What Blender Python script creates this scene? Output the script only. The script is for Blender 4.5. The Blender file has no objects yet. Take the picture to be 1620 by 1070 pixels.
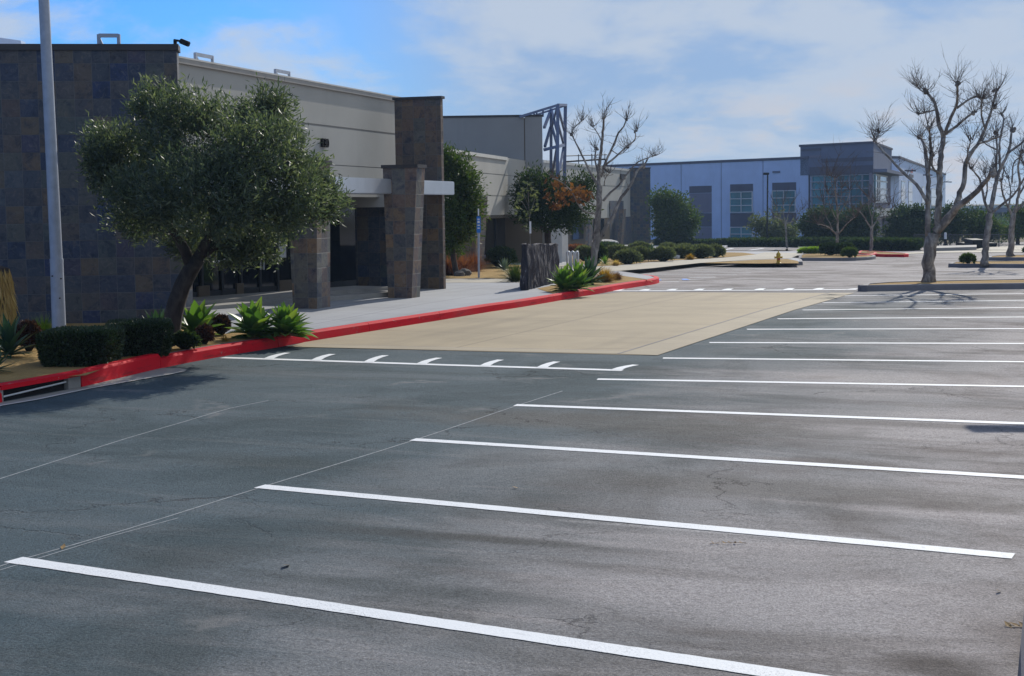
import bpy, bmesh, math, random
import numpy as np
from mathutils import Vector, noise

R = random.Random(11)
NP = np.random.RandomState(5)
SC = bpy.context.scene
COL = SC.collection

# ------------------------------------------------------------------ camera model (surveyed from the stall grid)
F, CX, CY = 2450.0, 810.0, 535.0            # 1620 x 1070 frame
PITCH, ROLL, CAMZ = 0.083, -0.014, 2.137
_fw = Vector((0, math.cos(PITCH), -math.sin(PITCH)))
_u0 = Vector((0, math.sin(PITCH), math.cos(PITCH)))
_r0 = Vector((1, 0, 0))
RT = _r0*math.cos(ROLL) + _u0*math.sin(ROLL)
UP = -_r0*math.sin(ROLL) + _u0*math.cos(ROLL)
CAM = Vector((0, 0, CAMZ))

# terrain: two piecewise linear profiles, one across and one along the lot
YB = [(-60, -.32), (0, 0.0), (30, .16), (38, .12), (48, -.02), (130, -1.0), (240, -1.3), (4000, -1.3)]
XB = [(-3000, .153), (-14, .153), (16, -.174), (3000, -.174)]

def _pl(t, v):
    for (a, fa), (b, fb) in zip(t, t[1:]):
        if v <= b: return fa + (fb-fa)*(v-a)/(b-a)
    return t[-1][1]

def gz(x, y): return _pl(YB, y) + _pl(XB, x)

def ray(px, py): return (_fw + RT*((px-CX)/F) + UP*((CY-py)/F))

def at(px, py, dz=0.0):
    """ground point (raised by dz) under a sight line"""
    d = ray(px, py)
    lo, hi = 1.0, 1.0
    g = lambda t: (CAM.z + d.z*t) - gz(d.x*t, d.y*t) - dz
    while g(hi) > 0 and hi < 900: lo, hi = hi, hi*1.03+.2
    for _ in range(40):
        m = (lo+hi)/2
        if g(m) > 0: lo = m
        else: hi = m
    return CAM + d*hi

def atY(px, py, Y):
    d = ray(px, py); return CAM + d*(Y/d.y)

def atz(px, py, z):
    d = ray(px, py); return CAM + d*((z-CAM.z)/d.z)

def zat(x, y, py):
    """height above (x, y) that is seen on image row py"""
    k = (CY-py)/F
    p = Vector((x, y, 0)) - CAM
    # (p+z k).UP = k * (p+z k).fw
    return (k*p.dot(_fw) - p.dot(UP)) / (UP.z - k*_fw.z)

def ppm(Y): return F/Y            # pixels per metre at depth Y

# ------------------------------------------------------------------ materials
def lin(r, g, b): return tuple(((c/12.92) if c <= .04045 else ((c+.055)/1.055)**2.4) for c in (r/255, g/255, b/255)) + (1,)
class NT:
    def __init__(s, name):
        s.m = bpy.data.materials.new(name); s.m.use_nodes = True
        s.t = s.m.node_tree; s.b = s.t.nodes['Principled BSDF']; s.out = s.t.nodes['Material Output']
    def n(s, ty, **k):
        x = s.t.nodes.new(ty)
        for a, v in k.items(): setattr(x, a, v)
        return x
    def l(s, a, b): s.t.links.new(a, b)
    def val(s, v):
        x = s.n('ShaderNodeValue'); x.outputs[0].default_value = v; return x.outputs[0]
    def math(s, op, a, b=0.0, clamp=False):
        x = s.n('ShaderNodeMath', operation=op, use_clamp=clamp)
        for i, v in enumerate((a, b)):
            if isinstance(v, (int, float)): x.inputs[i].default_value = v
            else: s.l(v, x.inputs[i])
        return x.outputs[0]
    def coord(s, which='Object'):
        return s.n('ShaderNodeTexCoord').outputs[which]
    def pos(s): return s.n('ShaderNodeNewGeometry').outputs['Position']
    def map(s, v, scale=(1, 1, 1), loc=(0, 0, 0), rot=(0, 0, 0)):
        x = s.n('ShaderNodeMapping'); s.l(v, x.inputs[0])
        x.inputs['Scale'].default_value = scale; x.inputs['Location'].default_value = loc; x.inputs['Rotation'].default_value = rot
        return x.outputs[0]
    def noise(s, v, scale, detail=4, rough=.55, dist=0.0):
        x = s.n('ShaderNodeTexNoise'); s.l(v, x.inputs['Vector'])
        x.inputs['Scale'].default_value = scale; x.inputs['Detail'].default_value = detail
        x.inputs['Roughness'].default_value = rough; x.inputs['Distortion'].default_value = dist
        return x.outputs['Fac']
    def ramp(s, f, stops):
        x = s.n('ShaderNodeValToRGB'); s.l(f, x.inputs[0]); e = x.color_ramp.elements
        while len(e) < len(stops): e.new(.5)
        for i, (p, c) in enumerate(stops):
            e[i].position = p; e[i].color = c if len(c) == 4 else tuple(c)+(1,)
        return x.outputs[0]
    def rng(s, f, a, b, c=0.0, d=1.0):
        x = s.n('ShaderNodeMapRange'); s.l(f, x.inputs[0])
        for i, v in enumerate((a, b, c, d)): x.inputs[i+1].default_value = v
        return x.outputs[0]
    def mix(s, f, a, b, mode='MIX'):
        x = s.n('ShaderNodeMix', data_type='RGBA', blend_type=mode)
        for i, v in ((0, f), (6, a), (7, b)):
            if isinstance(v, (int, float)): x.inputs[i].default_value = v
            elif isinstance(v, tuple): x.inputs[i].default_value = v if len(v) == 4 else v+(1,)
            else: s.l(v, x.inputs[i])
        return x.outputs[2]
    def bump(s, h, strength=.3, dist=.02):
        x = s.n('ShaderNodeBump'); s.l(h, x.inputs['Height'])
        x.inputs['Strength'].default_value = strength; x.inputs['Distance'].default_value = dist
        s.l(x.outputs[0], s.b.inputs['Normal'])
    def color(s, c):
        if isinstance(c, tuple): s.b.inputs['Base Color'].default_value = c if len(c) == 4 else c+(1,)
        else: s.l(c, s.b.inputs['Base Color'])
    def rough(s, r, spec=None):
        if isinstance(r, (int, float)): s.b.inputs['Roughness'].default_value = r
        else: s.l(r, s.b.inputs['Roughness'])
        if spec is not None: s.b.inputs['Specular IOR Level'].default_value = spec

M = {}
def simple(key, c, rough=.7, var=.15, scale=6, metal=0.0, bump=.1, spec=.4):
    m = NT(key); p = m.pos()
    n = m.noise(p, scale, 5)
    a = tuple(x*(1-var) for x in c[:3]); b = tuple(min(1, x*(1+var)) for x in c[:3])
    m.color(m.ramp(n, [(.3, a), (.7, b)])); m.rough(rough, spec); m.b.inputs['Metallic'].default_value = metal
    if bump: m.bump(m.noise(p, scale*6, 4), bump, .01)
    M[key] = m.m
    return m

def leafmat(key, c1, c2, c3, trans=.35, rough=.45, spec=.5):
    m = NT(key)
    g = m.n('ShaderNodeNewGeometry')
    n = m.noise(g.outputs['Position'], 1.3, 2)
    f = m.math('ADD', m.math('MULTIPLY', g.outputs['Random Per Island'], .65), m.math('MULTIPLY', n, .35))
    c = m.ramp(f, [(.1, c1), (.5, c2), (.9, c3)])
    m.color(c); m.rough(rough, spec)
    t = m.n('ShaderNodeBsdfTranslucent'); hs = m.mix(1.0, c, (1.25, 1.35, .6), 'MULTIPLY'); m.l(hs, t.inputs[0])
    x = m.n('ShaderNodeMixShader'); x.inputs[0].default_value = trans
    m.l(m.b.outputs[0], x.inputs[1]); m.l(t.outputs[0], x.inputs[2]); m.l(x.outputs[0], m.out.inputs[0])
    M[key] = m.m

STAINS = [((1480, 1056), .30, .26, .75, (.060, .046, .040)), ((960, 668), 2.7, .75, .60, (.125, .112, .095)), ((1240, 775), 2.2, .55, .55, (.12, .108, .092)), ((1180, 660), 1.6, .5, .4, (.15, .122, .105)),
          ((700, 848), 1.1, .16, .6, (.075, .078, .075)), ((840, 858), .8, .12, .6, (.075, .072, .066)), ((1045, 905), .8, .13, .6, (.10, .088, .078)), ((1330, 735), .7, .3, .55, (.13, .098, .082)), ((1500, 800), 1.0, .25, .4, (.13, .105, .09)),
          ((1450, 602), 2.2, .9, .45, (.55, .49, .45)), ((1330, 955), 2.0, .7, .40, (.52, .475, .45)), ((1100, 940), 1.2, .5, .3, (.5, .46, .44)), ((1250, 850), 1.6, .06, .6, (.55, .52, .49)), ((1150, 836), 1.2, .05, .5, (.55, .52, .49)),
          ((420, 730), 1.0, .35, .45, (.052, .066, .062)), ((640, 930), 1.2, .16, .5, (.060, .075, .076)), ((300, 950), 1.4, .3, .3, (.065, .082, .088))]
def mat_asphalt():
    m = NT('asphalt'); p = m.pos()
    s = m.n('ShaderNodeSeparateXYZ'); m.l(p, s.inputs[0])
    q = m.map(p, rot=(0, 0, .36))                       # x runs along the stall lines
    # stalls lie to the right of the aisle line, worn and browner than the freshly sealed aisle
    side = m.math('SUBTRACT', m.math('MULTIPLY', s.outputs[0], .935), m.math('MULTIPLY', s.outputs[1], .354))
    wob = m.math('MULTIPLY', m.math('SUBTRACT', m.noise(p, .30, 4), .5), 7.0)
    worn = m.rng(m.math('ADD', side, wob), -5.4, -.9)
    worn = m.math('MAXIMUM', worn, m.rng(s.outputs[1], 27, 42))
    big = m.noise(p, .42, 6, .62, .7)
    mid = m.noise(p, 1.7, 5, .65, .5)
    streak = m.noise(m.map(q, (.22, 1.25, 1)), 1.15, 6, .66, .5)
    swirl = m.noise(m.map(q, (.30, .85, 1), (5, 3, 0)), .8, 5, .6, 1.6)
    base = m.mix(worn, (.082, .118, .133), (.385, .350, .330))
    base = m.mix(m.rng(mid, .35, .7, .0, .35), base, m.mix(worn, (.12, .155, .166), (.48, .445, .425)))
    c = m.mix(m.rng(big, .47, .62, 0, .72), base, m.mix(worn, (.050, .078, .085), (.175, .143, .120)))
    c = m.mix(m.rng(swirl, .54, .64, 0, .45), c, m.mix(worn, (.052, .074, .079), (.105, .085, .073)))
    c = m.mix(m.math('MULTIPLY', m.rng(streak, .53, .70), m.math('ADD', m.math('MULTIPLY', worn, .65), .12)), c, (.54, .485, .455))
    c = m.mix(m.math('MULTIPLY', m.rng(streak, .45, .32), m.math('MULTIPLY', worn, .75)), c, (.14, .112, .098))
    # stains and worn spots of particular stalls
    wn3 = m.math('MULTIPLY', m.math('SUBTRACT', m.noise(p, 2.4, 6, .68), .5), 1.3)
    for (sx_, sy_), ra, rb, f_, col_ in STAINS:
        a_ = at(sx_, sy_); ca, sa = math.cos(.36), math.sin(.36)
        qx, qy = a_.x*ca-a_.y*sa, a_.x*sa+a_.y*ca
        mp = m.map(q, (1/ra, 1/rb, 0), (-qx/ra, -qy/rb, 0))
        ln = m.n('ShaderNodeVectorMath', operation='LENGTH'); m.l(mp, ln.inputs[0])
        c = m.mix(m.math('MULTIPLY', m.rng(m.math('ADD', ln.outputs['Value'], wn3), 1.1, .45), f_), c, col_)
    # oil drips under parked cars
    oil = m.n('ShaderNodeTexVoronoi', feature='F1'); m.l(m.map(p, (.36, .36, 0), (3.1, 1.7, 0)), oil.inputs['Vector']); oil.inputs['Scale'].default_value = 1
    od = m.math('ADD', oil.outputs['Distance'], m.math('MULTIPLY', m.noise(p, 3, 4), .16))
    c = m.mix(m.math('MULTIPLY', m.rng(od, .23, .12), m.math('MULTIPLY', worn, .6)), c, (.040, .033, .030))
    # aggregate
    sp = m.noise(p, 70, 3, .75); sp2 = m.noise(p, 24, 3, .7); sp3 = m.noise(p, 120, 1, .5)
    c = m.mix(m.rng(sp, .38, .66, 0, .86), c, m.mix(1.0, c, (.40, .40, .41), 'MULTIPLY'))
    c = m.mix(m.rng(sp2, .50, .68, 0, .55), c, m.mix(1.0, c, (.55, .54, .53), 'MULTIPLY'))
    c = m.mix(m.rng(sp3, .60, .70, 0, .45), c, m.mix(1.0, c, (1.9, 1.85, 1.8), 'MULTIPLY'))
    # crack network: only in some areas
    wv = m.n('ShaderNodeVectorMath', operation='ADD'); m.l(p, wv.inputs[0])
    nz = m.n('ShaderNodeTexNoise'); m.l(p, nz.inputs['Vector']); nz.inputs['Scale'].default_value = 1.1; nz.inputs['Detail'].default_value = 8; nz.inputs['Roughness'].default_value = .62
    sc = m.n('ShaderNodeVectorMath', operation='SCALE'); m.l(nz.outputs['Color'], sc.inputs[0]); sc.inputs['Scale'].default_value = 1.9
    m.l(sc.outputs[0], wv.inputs[1])
    vo = m.n('ShaderNodeTexVoronoi', feature='DISTANCE_TO_EDGE'); m.l(m.map(wv.outputs[0], (1, 1, 0)), vo.inputs['Vector']); vo.inputs['Scale'].default_value = .33
    area = m.rng(m.noise(p, .25, 3), .47, .60)
    crack = m.math('MULTIPLY', m.rng(vo.outputs['Distance'], .0055, .0008), area)
    c = m.mix(m.math('MULTIPLY', crack, .6), c, (.022, .015, .015))
    vo2 = m.n('ShaderNodeTexVoronoi', feature='DISTANCE_TO_EDGE'); m.l(m.map(wv.outputs[0], (.8, .8, 0), (7, 2, 0)), vo2.inputs['Vector']); vo2.inputs['Scale'].default_value = .16
    scr = m.math('MULTIPLY', m.rng(vo2.outputs['Distance'], .012, .002), m.rng(m.noise(p, .5, 4, .7), .50, .62))
    c = m.mix(m.math('MULTIPLY', scr, .35), c, (.30, .28, .26))
    m.color(c)
    m.rough(m.rng(big, .3, .75, .80, .92), .14)
    h = m.math('ADD', m.math('ADD', sp, m.math('MULTIPLY', sp2, .7)), m.math('MULTIPLY', crack, -1.5))
    m.bump(h, .7, .014)
    M['asphalt'] = m.m

def mat_concrete(key, c, joint=None, jrot=.36, var=.12, dirt=.25, rough=.8):
    m = NT(key); p = m.pos()
    n = m.noise(p, .7, 6, .6); f = m.noise(p, 55, 3)
    a = tuple(x*(1-var-.05) for x in c[:3]); b = tuple(x*(1+var) for x in c[:3])
    col = m.ramp(n, [(.3, a), (.68, b)])
    col = m.mix(m.rng(f, .35, .7, 0, .35), col, tuple(x*.6 for x in c[:3]))
    st = m.noise(m.map(p, (.5, 2.2, 1), rot=(0, 0, -jrot)), 1.1, 5, .65)
    col = m.mix(m.rng(st, .56, .74, 0, dirt), col, tuple(x*.5 for x in c[:3]))
    if joint:
        q = m.map(p, (1, 1, 1), rot=(0, 0, jrot))
        s = m.n('ShaderNodeSeparateXYZ'); m.l(q, s.inputs[0])
        js = []
        for i in (0, 1):
            w = m.math('PINGPONG', s.outputs[i], joint/2)
            js.append(m.rng(w, .022, .008))
        j = m.math('MAXIMUM', js[0], js[1])
        cc = m.n('ShaderNodeCombineXYZ')
        for i in (0, 1): m.l(m.math('ROUND', m.math('DIVIDE', s.outputs[i], joint)), cc.inputs[i])
        wn = m.n('ShaderNodeTexWhiteNoise', noise_dimensions='2D'); m.l(cc.outputs[0], wn.inputs['Vector'])
        col = m.mix(m.rng(wn.outputs['Value'], 0, 1, 0, .22), col, tuple(x*.62 for x in c[:3]))
        tr = m.noise(m.map(q, (1.6, .10, 1), (2, 0, 0)), 1.0, 4, .55); col = m.mix(m.rng(tr, .54, .68, 0, .30), col, tuple(x*.45 for x in c[:3]))
        col = m.mix(m.math('MULTIPLY', j, .6), col, tuple(x*.3 for x in c[:3]))
    m.color(col); m.rough(rough, .3); m.bump(f, .25, .008)
    M[key] = m.m

def mat_slate(key, size=.38, dull=1.0, blue=1.0):
    m = NT(key); uv = m.coord('UV')
    q = m.map(uv, (1/size, 1/size, 1))
    s = m.n('ShaderNodeSeparateXYZ'); m.l(q, s.inputs[0])
    fl = [m.math('FLOOR', s.outputs[i]) for i in (0, 1)]
    fr = [m.math('FRACT', s.outputs[i]) for i in (0, 1)]
    c = m.n('ShaderNodeCombineXYZ'); m.l(fl[0], c.inputs[0]); m.l(fl[1], c.inputs[1])
    wn = m.n('ShaderNodeTexWhiteNoise', noise_dimensions='2D'); m.l(c.outputs[0], wn.inputs['Vector'])
    pal = [(.0, (.024, .040, .082)), (.2, (.066, .062, .062)), (.38, (.046, .056, .074)), (.52, (.115, .082, .055)),
           (.64, (.058, .076, .076)), (.76, (.090, .066, .056)), (.84, (.016, .032, .092)), (.92, (.034, .044, .064)), (1., (.076, .086, .098))]
    if not blue: pal = [(0, (.070, .060, .056)), (.2, (.125, .085, .058)), (.4, (.078, .080, .070)), (.55, (.150, .095, .055)), (.7, (.105, .072, .060)), (.85, (.060, .058, .060)), (1, (.11, .105, .09))]
    pal = [(a, tuple(x*dull for x in b)) for a, b in pal]
    base = m.ramp(wn.outputs['Value'], pal)
    base = m.mix(.14 if blue else .05, base, (.050*dull, .054*dull, .066*dull) if blue else (.085*dull, .072*dull, .062*dull))
    off = m.n('ShaderNodeVectorMath', operation='ADD'); m.l(uv, off.inputs[0])
    ms = m.n('ShaderNodeVectorMath', operation='SCALE'); m.l(wn.outputs['Color'], ms.inputs[0]); ms.inputs['Scale'].default_value = 40
    m.l(ms.outputs[0], off.inputs[1])
    n = m.noise(off.outputs[0], 3.2, 6, .65, .8)
    base = m.mix(m.rng(n, .34, .50, .75, 0), base, (.016*dull, .024*dull, .044*dull))
    n2 = m.noise(off.outputs[0], 9, 5, .7, 1.5)
    base = m.mix(m.rng(n2, .52, .70, 0, .45), base, (.15*dull, .14*dull, .125*dull))
    base = m.mix(m.rng(n2, .44, .30, 0, .6), base, (.012*dull, .014*dull, .02*dull))
    base = m.mix(m.rng(n, .58, .74, 0, .5), base, (.135*dull, .105*dull, .07*dull))
    e = m.math('MINIMUM', m.math('MINIMUM', fr[0], m.math('SUBTRACT', 1, fr[0])), m.math('MINIMUM', fr[1], m.math('SUBTRACT', 1, fr[1])))
    g = m.rng(e, .022, .010)
    col = m.mix(m.math('MULTIPLY', g, .7), base, (.12*dull, .12*dull, .12*dull))
    m.color(col); m.rough(.66, .35)
    rl = m.math('MULTIPLY', wn.outputs['Value'], .6)
    m.bump(m.math('ADD', rl, m.math('SUBTRACT', n, m.math('MULTIPLY', g, 1.2))), .6, .014)
    M[key] = m.m

def mat_stucco(key, c, var=.06):
    m = NT(key); p = m.pos()
    n = m.noise(p, .8, 5); f = m.noise(p, 40, 3)
    st = m.noise(m.map(p, (2.5, 2.5, .25)), 1.0, 4, .6)
    col = m.ramp(n, [(.3, tuple(x*(1-var) for x in c[:3])), (.7, tuple(x*(1+var) for x in c[:3]))])
    col = m.mix(m.rng(st, .55, .8, 0, .22), col, tuple(x*.65 for x in c[:3]))
    m.color(col); m.rough(.9, .2); m.bump(f, .2, .006)
    M[key] = m.m

def mat_glass(key, c, rough=.06):
    m = NT(key); p = m.pos()
    n = m.noise(p, .25, 3)
    m.color(m.ramp(n, [(.35, tuple(x*.6 for x in c[:3])), (.65, tuple(x*1.3 for x in c[:3]))]))
    m.rough(rough, .7); M[key] = m.m

def mat_paint(key, c, wear=.5, spec=.3):
    m = NT(key); p = m.pos()
    n = m.noise(p, 9, 6, .7); f = m.noise(p, 60, 2)
    k = m.math('MULTIPLY', m.rng(n, .58, .75), wear)
    col = m.mix(k, tuple(c[:3]), tuple(x*.62 for x in c[:3]))
    col = m.mix(m.rng(f, .6, .75, 0, .3*wear), col, tuple(x*.5 for x in c[:3]))
    h = m.noise(p, 95, 2, .7); gr = m.noise(p, 2.2, 4, .6)
    col = m.mix(m.math('MULTIPLY', m.rng(h, .54, .66, 0, .85), m.math('ADD', .14, m.math('MULTIPLY', m.rng(gr, .42, .66), .75))), col, tuple(x*.35 for x in c[:3]))
    if c[0] > 3*c[1]:
        chip = m.noise(p, 6.5, 7, .72); col = m.mix(m.rng(chip, .63, .66), col, (.26, .235, .21))
        rub = m.noise(m.map(p, (1.2, 1.2, 9)), 1.4, 5, .65); col = m.mix(m.rng(rub, .56, .70, 0, .6), col, (.10, .012, .014))
        fade = m.noise(p, .55, 4, .6); col = m.mix(m.rng(fade, .5, .7, 0, .35), col, (.50, .055, .055))
    m.color(col); m.rough(.7, spec); m.bump(f, .3, .008)
    M[key] = m.m

def mat_bark(key, c1, c2, c3, scale=5, bump=.4):
    m = NT(key); p = m.pos()
    n = m.noise(m.map(p, (1, 1, .55)), scale, 5, .6, .7)
    col = m.ramp(n, [(.34, c1), (.5, c2), (.62, c3)])
    v = m.noise(p, scale*7, 3)
    col = m.mix(m.rng(v, .55, .75, 0, .4), col, tuple(x*.55 for x in c1[:3]))
    m.color(col); m.rough(.85, .2); m.bump(n, bump, .02); M[key] = m.m

def mat_soil(key, c, var=.25):
    m = NT(key); p = m.pos()
    n = m.noise(p, 1.2, 6, .65); f = m.noise(p, 28, 4, .7)
    col = m.ramp(n, [(.3, tuple(x*(1-var) for x in c)), (.7, tuple(x*(1+var) for x in c))])
    col = m.mix(m.rng(f, .35, .75, .6, 0), col, tuple(x*.45 for x in c))
    m.color(col); m.rough(.95, .1); m.bump(f, .8, .03); M[key] = m.m

mat_asphalt()
mat_concrete('pad_concrete', (.35, .275, .165), 2.9, .36, .13, .45)
mat_concrete('pad_border', (.355, .29, .19), None, .36, .10, .3)
mat_concrete('plaza_concrete', (.33, .335, .35), 1.5, .30, .07, .15)
mat_concrete('walk_concrete', (.42, .37, .28), 1.6, .30, .08, .2)
mat_concrete('curb_concrete', (.30, .285, .26), None, .3, .15, .4)
mat_concrete('dark_curb', (.19, .18, .185), None, .3, .2, .4)
mat_slate('slate', .287, 1.25); mat_slate('slate_pillar', .285, 1.2, 0); mat_slate('slate_small', .287, 1.3); mat_slate('slate_warm', .275, 1.65, 0)
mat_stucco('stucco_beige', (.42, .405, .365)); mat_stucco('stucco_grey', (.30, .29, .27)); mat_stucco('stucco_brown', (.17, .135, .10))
mat_stucco('stucco_pale', (.52, .63, .84)); mat_stucco('stucco_panel', (.17, .19, .26)); mat_stucco('stucco_band', (.12, .12, .155))
mat_stucco('stucco_mauve', (.21, .20, .25)); mat_stucco('stucco_light', (.62, .60, .55))
mat_glass('glass_dark', (.012, .016, .024)); mat_glass('glass_teal', (.05, .20, .25), .05)
simple('metal_canopy', (.55, .57, .60), .35, .05, 3, .6, .02)
simple('metal_frame', (.045, .047, .052), .6, .1, 5, .2, .02)
simple('metal_white', (.62, .63, .64), .45, .06, 8, .2, .02)
simple('metal_grey', (.36, .39, .45), .5, .12, 8, .15, .03)
simple('truss_paint', (.13, .17, .28), .55, .06, 4, 0, .03)
simple('cap_metal', (.33, .30, .26), .5, .08, 4, .2, .02)
simple('cap_light', (.62, .59, .52), .5, .08, 4, .1, .02)
simple('cap_dark', (.055, .05, .05), .6, .1, 4, .2, .02)
simple('black_metal', (.018, .018, .02), .7, .1, 5, .1, .02, .2)
simple('mouth_shade', (.006, .006, .007), .9, .1, 5, 0, 0)
simple('hydrant_yellow', (.55, .36, .02), .45, .12, 12, 0, .05)
simple('hydrant_cap', (.35, .06, .03), .5, .1, 12, 0, .05)
simple('sign_blue', (.02, .17, .55), .5, .05, 8, 0, 0)
simple('sign_white', (.75, .75, .75), .5, .05, 8, 0, 0)
simple('sign_red', (.5, .05, .03), .5, .05, 8, 0, 0)
simple('rock_dark', (.10, .09, .085), .9, .4, 9, 0, .5)
simple('rock_pale', (.45, .43, .40), .9, .25, 9, 0, .5)
simple('dry_leaf_mat', (.33, .20, .07), .8, .4, 30, 0, .1)
simple('chalk', (.26, .28, .285), .9, .3, 14, 0, .1)
simple('shrub_core', (.012, .014, .008), .95, .3, 12, 0, .3)
simple('hill_green', (.040, .075, .018), .95, .6, .25, 0, .4, 0)
simple('far_mass', (.03, .045, .02), .95, .5, .8, 0, .4)
simple('lawn', (.07, .13, .02), .9, .3, 8, 0, .5)
mat_paint('white_paint', (.76, .77, .76), .8, .25); mat_paint('blue_paint', (.05, .2, .60), .4); mat_paint('red_paint', (.64, .004, .016), .45, .12)
mat_bark('bark_dark', (.030, .024, .022), (.055, .043, .036), (.075, .06, .05), 9)
mat_bark('bark_sycamore', (.105, .090, .076), (.215, .19, .162), (.37, .335, .285), 5, .25)
mat_bark('bark_twig', (.060, .043, .034), (.10, .075, .06), (.15, .12, .10), 8, .2)
mat_soil('mulch', (.46, .30, .115)); mat_soil('mulch_shade', (.27, .205, .125)); mat_soil('dirt_far', (.20, .17, .10))
leafmat('leaf_olive', (.046, .070, .054), (.088, .116, .090), (.19, .212, .142), .50, .46, .4)
leafmat('leaf_dark', (.018, .036, .014), (.036, .062, .022), (.075, .10, .035), .35, .65, .15)
leafmat('leaf_mid', (.030, .058, .012), (.055, .092, .020), (.105, .130, .035), .4, .6, .2)
leafmat('leaf_grey', (.070, .088, .050), (.12, .142, .080), (.19, .20, .115), .35, .7, .15)
leafmat('leaf_agave', (.050, .12, .026), (.10, .20, .038), (.22, .30, .06), .40, .4, .4)
leafmat('leaf_agave_dark', (.020, .055, .032), (.035, .085, .045), (.06, .115, .05), .25, .45, .4)
leafmat('leaf_agave_blue', (.07, .11, .10), (.11, .16, .14), (.16, .21, .18), .2, .5, .4)
leafmat('leaf_hedge', (.010, .024, .008), (.020, .042, .012), (.050, .080, .022), .2)
leafmat('leaf_lime', (.13, .24, .02), (.22, .34, .03), (.32, .42, .05), .45)
leafmat('leaf_red', (.12, .035, .02), (.22, .07, .035), (.33, .14, .07), .3, .7, .2)
leafmat('leaf_orange', (.25, .13, .02), (.38, .21, .03), (.45, .30, .06), .4, .7, .2)
leafmat('leaf_brown', (.075, .032, .016), (.16, .065, .025), (.27, .115, .045), .35, .7, .2)
leafmat('leaf_maroon', (.03, .012, .010), (.06, .025, .018), (.11, .055, .035), .2, .7, .2)
leafmat('leaf_yellow', (.12, .12, .015), (.24, .20, .02), (.36, .27, .03), .3, .6, .2)
leafmat('leaf_straw', (.42, .27, .09), (.58, .40, .15), (.70, .52, .24), .35, .7, .2)

def mat_stone():
    m = NT('standing_stone'); p = m.pos()
    w = m.noise(m.map(p, (11, 11, 1.6)), 2.0, 7, .75, 1.2)
    f = m.noise(m.map(p, (3, 3, 1.2)), 4, 5, .7)
    col = m.ramp(w, [(.38, (.010, .011, .018)), (.50, (.036, .034, .048)), (.58, (.070, .056, .062)), (.66, (.30, .31, .35))])
    col = m.mix(m.rng(f, .55, .75, 0, .4), col, (.12, .08, .06))
    m.color(col); m.rough(.75, .4); m.bump(w, .9, .06); M['standing_stone'] = m.m
mat_stone()

# ------------------------------------------------------------------ object helpers
def setp(o, label=None, cat=None, group=None, kind=None):
    if label: o['label'] = label
    if cat: o['category'] = cat
    if group: o['group'] = group
    if kind: o['kind'] = kind
    return o

def thing(name, label, cat, loc, group=None):
    o = bpy.data.objects.new(name, None); COL.objects.link(o)
    o.location = Vector(loc); o.empty_display_size = .2
    return setp(o, label, cat, group)

def root_of(o):
    while o.parent: o = o.parent
    return o

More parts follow.
